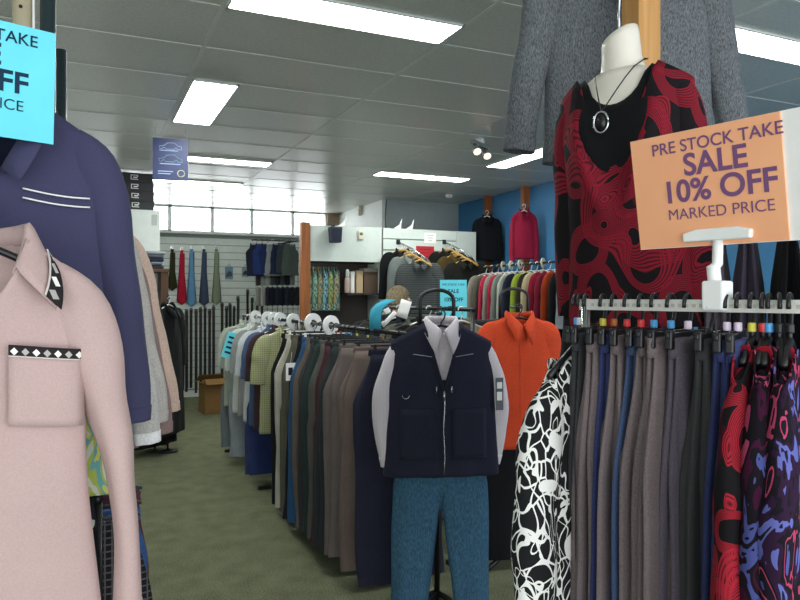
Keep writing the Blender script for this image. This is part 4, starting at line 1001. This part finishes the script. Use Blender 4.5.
# low table with dark folded things under them
tb_ = thing('display_table', 'dark low display table in front of the blue wall rack', 'table', (3.55, 5.9, 0))
bx('table_top', (-.5, -.4, 1.17), (.5, .4, 1.2), plain('dark_shelf', '2a2b2c', .6), tb_, .004)
for sx in (-.46, .46):
    for sy in (-.36, .36): bx('leg', (sx-.02, sy-.02, 0), (sx+.02, sy+.02, 1.172), BLACKM, tb_, .002)
for k, (dx, dy, c, lab) in enumerate(((-.3, -.15, '232327', 'folded black jumper at left of the low dark table'), (-.02, -.2, '2b2a2a', 'folded charcoal jumper in the middle of the low dark table'), (.27, -.1, '4a4234', 'folded olive brown jumper at right of the low dark table'))):
    t = thing('folded_jumper', lab, 'jumper', (3.55+dx, 5.9+dy, 1.2)); MB().mm((-.12, -.14, 0), (.12, .14, .13)).build('body', cloth(c), t, False, .04)

# ------------------------------------------------------------------ rear wall goods: ties, packets, belts, bags
def tiemesh(L, w0=.02, w1=.055):
    prof = [(0, .022), (-.02, .026), (-.05, .017), (-.06, w0), (-.35, w0*1.45), (-L+.06, w1), (-L, .001)]
    rows = []
    for z, h in prof: rows.append([(-h, 0, z), (-h*.5, -.011, z), (0, -.014, z), (h*.5, -.011, z), (h, 0, z), (0, .004, z)])
    return MB().loft(rows)
ties = [(172.3, 249, 291, '33361f', 'dark olive tie at left end of the tie row'), (181.8, 250, 305, 'b3203c', 'red tie second from left on the white slatted wall'), (191.5, 249, 307, '6594bd', 'sky blue tie in the middle of the tie row'), (204, 249, 306, '444f66', 'slate grey blue tie second from right in the tie row'), (216.5, 249, 305, striped('tie_stripe', 'a9b09a', '5f6f55', 34, 3, .5), 'green and cream striped tie at right end of the tie row')]
for px, y0, y1, c, lab in ties:
    q = onY(px, y0, YB-.05); L = (y1-y0)/FPX*depth(q)
    t = thing('necktie', lab, 'tie', (q.x, YB-.05, q.z), 0, 'ties on the rear wall')
    tiemesh(L, .030, .078).build('blade', cloth(c) if isinstance(c, str) else c, t, True)
    MB().mm((-.02, .006, -L+.14), (.045, .012, -.05)).build('tail', plain('tie_back', '26303f', .8) if 'blue' in lab else (cloth(c) if isinstance(c, str) else c), t, False, .003)
    h = thing('wall_hook', 'chrome hook holding the '+lab.split(' tie')[0]+' tie', 'hook', (q.x, YB, q.z+.014), 0, 'hooks on the rear wall'); MB().tube([(0, 0, .01), (0, -.05, 0), (0, -.075, .005), (0, -.08, .025)], .006, 8).build('prong', CHROME, h); MB().mm((-.02, -.004, -.03), (.02, .001, .03)).build('plate', CHROME, h, False, .001)
for px, py, hw, hh, c1, c2, lab in ((229, 273, .062, .1, '6f8ca0', '33424f', 'blue packet right of the striped tie'), (245.5, 272, .058, .075, '8d9aa0', '2a2f34', 'grey packet with dark shape beside the blue packet')):
    q = onY(px, py, YB-.01); t = thing('packet', lab, 'packet', (q.x, YB-.012, q.z), 0, 'packets on the rear wall')
    bx('card', (-hw, -.006, -hh), (hw, .008, hh), plain('pk'+c1, c1, .4), t, .003); MB().prism([(-hw*.8, -hh*.7), (hw*.8, -hh*.5), (hw*.7, hh*.1), (0, hh*.35), (-hw*.6, -hh*.05)], -.0075, -.005).build('printed_picture', plain('pk'+c2, c2, .5), t, False); MB().tube([(-.03, 0, hh), (0, 0, hh+.05), (.03, 0, hh)], .004, 6).build('hanging_loop', CHROME, t)
belts = [(183, 313, 390, '17140f'), (186.5, 309, 392, '1d1a17'), (191, 308, 388, '14110e'), (196, 309, 393, '191716'), (200.5, 307, 391, '231a12'), (205, 306, 389, '151517'), (209.5, 309, 386, '1b1613'), (213.5, 305, 384, '121214'), (222, 302, 380, '2a2018'), (226.5, 306, 381, '151413'), (230, 303, 378, '1a1512'), (234, 306, 376, '2c2620'), (238, 296, 372, '181513'), (247.5, 289, 370, '191817'), (252, 297, 366, '1d1b18'), (257, 300, 366, '141414'), (262, 302, 364, '201a17')]
for i, (px, y0, y1, c) in enumerate(belts):
    q = onY(px, y0, YB-.05); L = (y1-y0)/FPX*depth(q)
    t = thing('belt', '%s belt hanging on the rear wall, number %d from the left' % ('dark leather' if i % 2 else 'black leather', i+1), 'belt', (q.x, YB-.05, q.z), random.uniform(-.3, .3), 'belts hanging on the rear wall')
    lm = plain('leather_'+c, c, .5)
    MB().mm((-.02, -.004, -L), (.019, .001, 0)).build('strap', lm, t, False, .002); MB().mm((-.016, .006, -L+.06), (.024, .011, -.02)).build('strap_return', lm, t, False, .002)
    MB().tube([(-.024, -.008, -.02), (.024, -.008, -.02), (.024, -.008, -.075), (-.024, -.008, -.075), (-.024, -.008, -.02)], .005, 6).build('buckle', CHROME, t)
    h = thing('wall_hook', 'hook of belt number %d from the left on the rear wall' % (i+1), 'hook', (q.x, YB, q.z-.012), 0, 'hooks on the rear wall'); MB().tube([(0, 0, .01), (0, -.05, 0), (0, -.085, .012)], .006, 8).build('prong', CHROME, h)
# wire panel with swim shorts and packets
GY = 10.2
g0, g1 = onY(262, 245, GY), onY(303, 236, GY)
t = thing('wire_panel', 'wire grid panel beside the brown post carrying hanging packets', 'grid panel', ((g0.x+g1.x)/2, GY, 0)); hw = (g1.x-g0.x)/2
m = MB()
for k in range(9): m.tube([(-hw+2*hw*k/8, 0, 0), (-hw+2*hw*k/8, 0, 2.3)], .004, 6)
for k in range(12): m.tube([(-hw, .006, .1+.2*k), (hw, .006, .1+.2*k)], .004, 6)
m.build('wire_grid', BLACKM, t)
MB().tube([(-hw, 0, 2.3), (hw, 0, 2.42)], .012, 8).build('top_bar', BLACKM, t)
for k in range(7):
    px = 256+5.6*k; q = onY(px, 245, GY-.14)
    lab = 'navy swim shorts on the wire panel, %s of seven' % ['leftmost', 'second', 'third', 'middle one', 'fifth', 'sixth', 'rightmost'][k]
    trousers('swim_shorts', lab, (q.x, GY-.14, q.z), .3, cloth(['23283a', '2a3a70', '25305a', '8a8f92', '232a44', '3a4046', '505a58'][k]), 230+k, half=.2, folded=True, length=.46-.02*(k % 3), flare=1.2, group='swim shorts on the wire panel', cat='shorts')
    hanger((q.x, GY-.14, q.z+.087), .3, 'clip hanger of the '+lab, 'clip hangers on the wire panel', kind='clip', half=.1, mat=WHITEP if k == 3 else BLACKP)
t = thing('panel_bar', 'black bar in front of the wire panel holding swim shorts', 'bar', (0, GY-.14, onY(262, 245, GY-.14).z+.07)); MB().tube([(onY(252, 245, GY-.14).x, 0, 0), (onY(300, 245, GY-.14).x, 0, 0)], .009, 8).build('tube', BLACKM, t)
for s_ in (254, 298): MB().tube([(onY(s_, 245, GY-.14).x, 0, 0), (onY(s_, 245, GY-.14).x, .14, 0)], .008, 8).build('bracket', BLACKM, t)
for row, (py, H, n_, cc) in enumerate(((274, .17, 8, ['3a3436', '8d9592', 'a5a8a4', '40454a', '2a2c30', '3d4347', '22252a', '6d7472']), (293, .19, 9, ['8d8f8a', 'a3a49c', '252a38', '1f2430', '262b3a', '1e222c', '2a2f3a', '22252d', '2a2d33']))):
    for k in range(n_):
        px = 258+4.9*k; q = onY(px, py, GY-.06)
        t = thing('sock_packet', '%s sock packet number %d from left in the %s row of the wire panel' % ('dark' if int(cc[k][:2], 16) < 80 else 'pale', k+1, 'upper' if row == 0 else 'lower'), 'packet', (q.x, GY-.05, q.z), .5, 'sock packets on the wire panel')
        MB().mm((-.035, -.03, -H), (.035, .02, H*.45)).build('pack', cloth(cc[k]), t, False, .015)
        if row == 0: bx('header_card', (-.03, -.034, H*.05), (.03, -.028, H*.5), PAPERW, t, .001)
        MB().tube([(0, 0, H*.44), (0, 0, H*.55), (0, .055, H*.6)], .004, 6).build('hook', CHROME, t)
# cardboard box on the carpet
q = at(214, 402, 9.3); t = thing('cardboard_box', 'open brown cardboard box on the carpet below the belts', 'box', (q.x, q.y, 0), .12)
a, b, H = .165, .15, .40
MB().mm((-a, -b, 0), (a, -b+.005, H)).mm((-a, b-.005, 0), (a, b, H)).mm((-a, -b, 0), (-a+.005, b, H)).mm((a-.005, -b, 0), (a, b, H)).mm((-a, -b, 0), (a, b, .006)).build('carton', CARD, t, False)
for nm, R, c in (('flap', Matrix.Rotation(.5, 3, 'X'), (0, -b-.045, H+.03)), ('flap', Matrix.Rotation(-.7, 3, 'X'), (0, b+.04, H+.05))): MB().box(c, (2*a, .13, .005), R).build(nm, CARD, t, False)
for sx, an in ((-1, .35), (1, -.9)): MB().box((sx*(a+.045), 0, H+(.02 if sx < 0 else .06)), (.11, 2*b, .005), Matrix.Rotation(an, 3, 'Y')).build('flap', CARD, t, False)

# ------------------------------------------------------------------ left: white unit, boxes, bookcase, coats
UY = 8.25; ux = onY(160, 240, UY).x
t = thing('display_unit', 'tall white display unit at left behind the folded clothes', 'display unit', (ux-.65, UY, 0))
bx('body', (-.65, 0, 0), (.65, .6, 2.53), WHITE, t, .004); bx('socket_plate', (.56, -.008, 2.36), (.62, 0, 2.48), plain('socket_grey', 'b9bfbd', .5), t, .002)
NB = plain('navy_box', '26262c', .6)
for k in range(4):
    H = .103; t = thing('logo_box', 'dark shallow box with white bracket mark, %s of four on the white unit' % ['lowest', 'second lowest', 'second highest', 'topmost'][k], 'box', (ux-.25-.004*k, UY+.02, 2.531+H*k), 0, 'dark boxes on the white unit')
    hw = .19
    bx('carton', (-hw, 0, 0), (hw, .3, H-.004), NB, t, .003); bx('lid', (-hw-.003, -.003, H*.62), (hw+.003, .303, H-.002), NB, t, .002)
    lg = MB().mm((-.048, -.006, .072), (.03, -.002, .08)).mm((-.048, -.006, .026), (-.038, -.002, .08)).mm((-.048, -.006, .026), (.03, -.002, .034)).mm((.018, -.006, .055), (.03, -.002, .08)).mm((-.02, -.006, .044), (.02, -.002, .058))
    lg.build('printed_mark', PAPERW, t, False)
cx0, cx1 = .22, onY(168.5, 280, 7.6).x
t = thing('bookcase', 'brown wooden bookcase with folded clothes on top at left', 'bookcase', ((cx0+cx1)/2, 7.6, 0)); h = (cx1-cx0)/2
for a, b, nm in (((-h, 0, 0), (-h+.07, .4, 1.81), 'side_panel'), ((h-.075, 0, 0), (h, .4, 1.81), 'side_panel'), ((-h-.01, -.01, 1.81), (h+.01, .41, 1.845), 'top_panel'), ((-h+.07, .005, .08), (h-.075, .395, .11), 'shelf'), ((-h+.07, .005, .62), (h-.075, .395, .65), 'shelf'), ((-h+.07, .005, 1.17), (h-.075, .395, 1.2), 'shelf')): bx(nm, a, b, BROWNW, t, .003)
bx('back_panel', (-h+.01, .385, 0), (h-.01, .4, 1.81), WHITE, t, 0)
for k, c in enumerate(('3a3f4c', '6a7078', '2d3140', '555a66', '8a8f94')):
    f = thing('folded_shirt', '%s folded shirt, %s in the pile on the bookcase' % (['dark slate', 'steel grey', 'navy', 'grey blue', 'pale grey'][k], ['bottom', 'second', 'middle', 'fourth', 'top'][k]), 'shirt', (cx1-.19+random.uniform(-.01, .01), 7.78, 1.8455+.037*k), random.uniform(-.06, .06), 'folded shirts on the bookcase'); MB().mm((-.15, -.14, 0), (.15, .14, .037)).build('body', cloth(c), f, False, .014)
CO = dict(L=1.27, ws=.2, wc=.23, wh=.27, sd=.07, dc=.05, dh=.06)
for k, (px, y, zt, lab) in enumerate(((171, 7.15, 1.47, 'long black coat at the aisle end of the left rear rack'), (158, 7.2, 1.36, 'long black coat in front of the bookcase'))):
    q = onY(px, 300, y); cc = top('coat', lab, 'coat', (q.x-.02, y, zt), .95 if k == 0 else .7, BLACKC, CO, 'long', True, 250+k)
    hanger((q.x-.02, y, zt+.082), .95 if k == 0 else .7, 'white hanger of the '+lab, None, WHITEP, half=.18)
    MBx = thing('coat_stand', 'slim black stand under the '+lab.replace(' at the aisle end of the left rear rack', ' at the aisle end'), 'stand', (q.x-.02, y, 0)); MB().tube([(0, .1, 0), (0, .1, zt+.09), (0, .06, zt+.105), (0, 0, zt+.065)], .01, 8).build('pole', BLACKM, MBx); MB().lathe([(.10, 0), (.10, .015), (.02, .03)], 20, (0, .1, 0)).build('base_plate', BLACKM, MBx)

# hanging poster of cars
HB = plain('poster_blue', '1c2858', .5); q = at(170.5, 159.5, 5.8)
t = thing('hanging_poster', 'blue poster with pale car outlines hanging from the ceiling at left', 'poster', q, -.12)
hw, hh = .142, .176
bx('sheet', (-hw, -.003, -hh), (hw, .003, hh), HB, t, 0)
PI_ = plain('poster_pale', '93a9c8', .6); PG = plain('poster_green', '6f9a98', .6)
def carline(cz, mat, s):
    pts = [(-.085, 0), (-.09, .022), (-.05, .03), (-.025, .052), (.03, .055), (.058, .032), (.088, .024), (.09, 0), (.055, 0), (.05, .012), (.035, .012), (.03, 0), (-.04, 0), (-.045, .012), (-.06, .012), (-.065, 0), (-.085, 0)]
    MB().tube([(x*s, -.004, cz+z*s) for x, z in pts], .0022, 6).build('printed_car', mat, t)
carline(.085, PI_, 1); carline(-.02, PG, 1.05)
for x0, x1, z in ((-.09, .06, .07), (-.085, .08, -.042), (-.1, .02, -.105), (-.1, 0, -.125)): bx('printed_line', (x0, -.0042, z), (x1, -.0025, z+.007), PI_, t, 0)
MB().tube([(.085+.028*math.cos(2*PI*k/20), -.004, -.115+.028*math.sin(2*PI*k/20)) for k in range(21)], .004, 6).build('printed_badge', plain('badge_yellow', 'b3b890', .6), t)
for s_ in (-1, 1): MB().tube([(s_*.12, 0, hh-.01), (s_*.12, 0, ZC-q.z)], .0012, 5).build('wire', CHROME, t)
q = onX(361, 211, 3.93); t = thing('alarm_box', 'small beige alarm box on the white return wall by the rear windows', 'alarm box', (3.929, q.y, q.z)); bx('case', (-.05, -.04, -.07), (0, .04, .07), CREAMP, t, .006); bx('lens', (-.056, -.02, -.03), (-.049, .02, .01), PAPERW, t, .002)
q = onY(384, 215, 9.25); o = MB().tube([(3.99, 9.235, 1.9), (3.985, 9.235, 2.5), (3.975, 9.23, 2.7), (3.99, 9.235, ZC)], .008, 6).build('cable', plain('cable_grey', '6b6c66', .5)); tag(o, 'dark cable running down the corner left of the grey wall', 'cable')

# ------------------------------------------------------------------ person behind the jackets
def person():
    q = at(393, 294, 6.1); root = thing('person', 'person with short grey blond hair bending behind the dark jacket rack', 'person', (q.x, q.y, 0), PI/2-.35)
    V, E, R_ = [], [], []
    def add(p, r, par=None):
        V.append(p); R_.append(r)
        if par is not None: E.append((par, len(V)-1))
        return len(V)-1
    pel = add((0, 0, .93), (.15, .11)); ab = add((0, .0, 1.08), (.135, .1), pel); ch = add((0, .0, 1.24), (.15, .11), ab); sh_ = add((0, .0, 1.37), (.12, .085), ch); nk_ = add((0, -.015, 1.435), (.052, .052), sh_); add((0, -.03, 1.50), (.05, .05), nk_)
    for s in (-1, 1):
        hp = add((s*.09, 0, .86), (.095, .1), pel); kn = add((s*.1, -.02, .5), (.06, .062), hp); an = add((s*.1, .02, .09), (.04, .042), kn); add((s*.11, -.14, .04), (.035, .03), an)
        so = add((s*.17, 0, 1.36), (.062, .062), sh_); el = add((s*.22, -.03, 1.08), (.044, .044), so); wr = add((s*.2, -.22, .98), (.028, .028), el); pa = add((s*.19, -.29, .97), (.034, .02), wr)
        for f in range(4):
            b = add((s*(.19+(f-1.5)*.019), -.335, .968), (.0095, .0095), pa); m_ = add((s*(.19+(f-1.5)*.02), -.37-.006*(f in (1, 2)), .958), (.0085, .0085), b); add((s*(.19+(f-1.5)*.02), -.39-.008*(f in (1, 2)), .938), (.0075, .0075), m_)
        th_ = add((s*.155, -.30, .965), (.011, .011), pa); add((s*.14, -.335, .95), (.009, .009), th_)
    me = bpy.data.meshes.new('body'); me.from_pydata(V, E, []); o = bpy.data.objects.new('body', me); C.objects.link(o); o.parent = root
    md = o.modifiers.new('skin', 'SKIN'); md.use_smooth_shade = True
    for i, sv in enumerate(me.skin_vertices[0].data): sv.radius = R_[i]; sv.use_root = (i == 0)
    o.modifiers.new('sub', 'SUBSURF').render_levels = 1
    SK = cloth('b98a6e', .06, 200, .6); me.materials.append(SK)
    dg = bpy.context.evaluated_depsgraph_get(); m2 = bpy.data.meshes.new_from_object(o.evaluated_get(dg)); bpy.data.objects.remove(o)
    bm = bmesh.new(); bm.from_mesh(m2)
    hz, hy = 1.585, -.055
    g = bmesh.ops.create_uvsphere(bm, u_segments=32, v_segments=24, radius=1)
    for v in g['verts']:
        x, y, z = v.co; jaw = max(0, -z)
        x2 = x*.076*(1-.32*jaw); y2 = y*.098*(1-.18*jaw)-.012*jaw; z2 = z*.115
        fr = max(0, -y)
        y2 -= .03*math.exp(-(x/.16)**2-((z+.12)/.2)**2)*fr              # nose
        y2 += .012*fr*math.exp(-((abs(x)-.42)/.18)**2-((z-.1)/.12)**2)  # eye sockets
        y2 -= .008*fr*math.exp(-(x/.3)**2-((z+.52)/.08)**2)             # lips
        y2 -= .010*fr*math.exp(-(x/.3)**2-((z+.86)/.14)**2)             # chin
        v.co = (x2, hy+y2, hz+z2)
    for s in (-1, 1):
        e = bmesh.ops.create_uvsphere(bm, u_segments=12, v_segments=8, radius=1)
        for v in e['verts']: v.co = (s*.077+v.co.x*.010, hy+.012+v.co.y*.017, hz-.008+v.co.z*.031)
    bm.to_mesh(m2); bm.free()
    b = bpy.data.objects.new('body', m2); C.objects.link(b); b.parent = root
    rm = b.modifiers.new('remesh', 'REMESH'); rm.mode = 'VOXEL'; rm.voxel_size = .0065; rm.use_smooth_shade = True
    sm = b.modifiers.new('smooth', 'SMOOTH'); sm.iterations = 2
    HR = cloth('8f7f66', .25, 160)
    h = MB(); rows = []
    for j in range(15):
        ph = PI*(.0+.62*j/14); row = []
        for k in range(32):
            a = 2*PI*k/32; fr = max(0, -math.sin(a)); p2 = min(ph, PI*(.62-.27*fr**1.5))
            r2_ = 1+.05*noise.noise(Vector((math.cos(a)*4, math.sin(a)*4, p2*5)))
            row.append((.086*math.sin(p2)*math.cos(a)*r2_, hy+.108*math.sin(p2)*math.sin(a)*r2_+.006, hz+.004+.126*math.cos(p2)*r2_))
        rows.append(row)
    h.grid(rows, True).build('hair', HR, root, True, 0, .012)
    for s in (-1, 1):
        MB().lathe([(.001, -.011), (.008, -.008), (.0115, 0), (.008, .008), (.001, .011)], 12, (s*.030, hy-.088, hz+.010)).build('eye', PAPERW, root)
    # clothes
    tp = MB(); rows = []
    for z, a, bb in ((.80, .2, .145), (.95, .19, .135), (1.1, .17, .125), (1.25, .185, .135), (1.36, .175, .105), (1.42, .10, .075), (1.455, .066, .064)):
        rows.append([(a*spow(math.cos(2*PI*k/32), .85), bb*spow(math.sin(2*PI*k/32), .85), z) for k in range(32)])
    tp.grid(rows, True).build('jumper', BLACKC, root, True, 0, .006)
    for s in (-1, 1):
        MB().tube([(s*.13, 0, 1.375), (s*.175, 0, 1.36), (s*.2, -.015, 1.22), (s*.222, -.03, 1.08), (s*.212, -.12, 1.03), (s*.202, -.205, .985)], [.06, .078, .066, .062, .052, .042], 16).build('jumper_sleeve', BLACKC, root)
        MB().tube([(s*.085, 0, .9), (s*.092, -.005, .75), (s*.1, -.02, .5), (s*.1, .02, .1)], [.118, .115, .085, .07], 18).build('trouser_leg', cloth('2b2e38'), root)
        MB().mm((s*.105-.045, -.2, 0), (s*.105+.045, .07, .085)).build('shoe', BLACKP, root, True, .03)
    root.scale = (.96, .96, .96)
person()
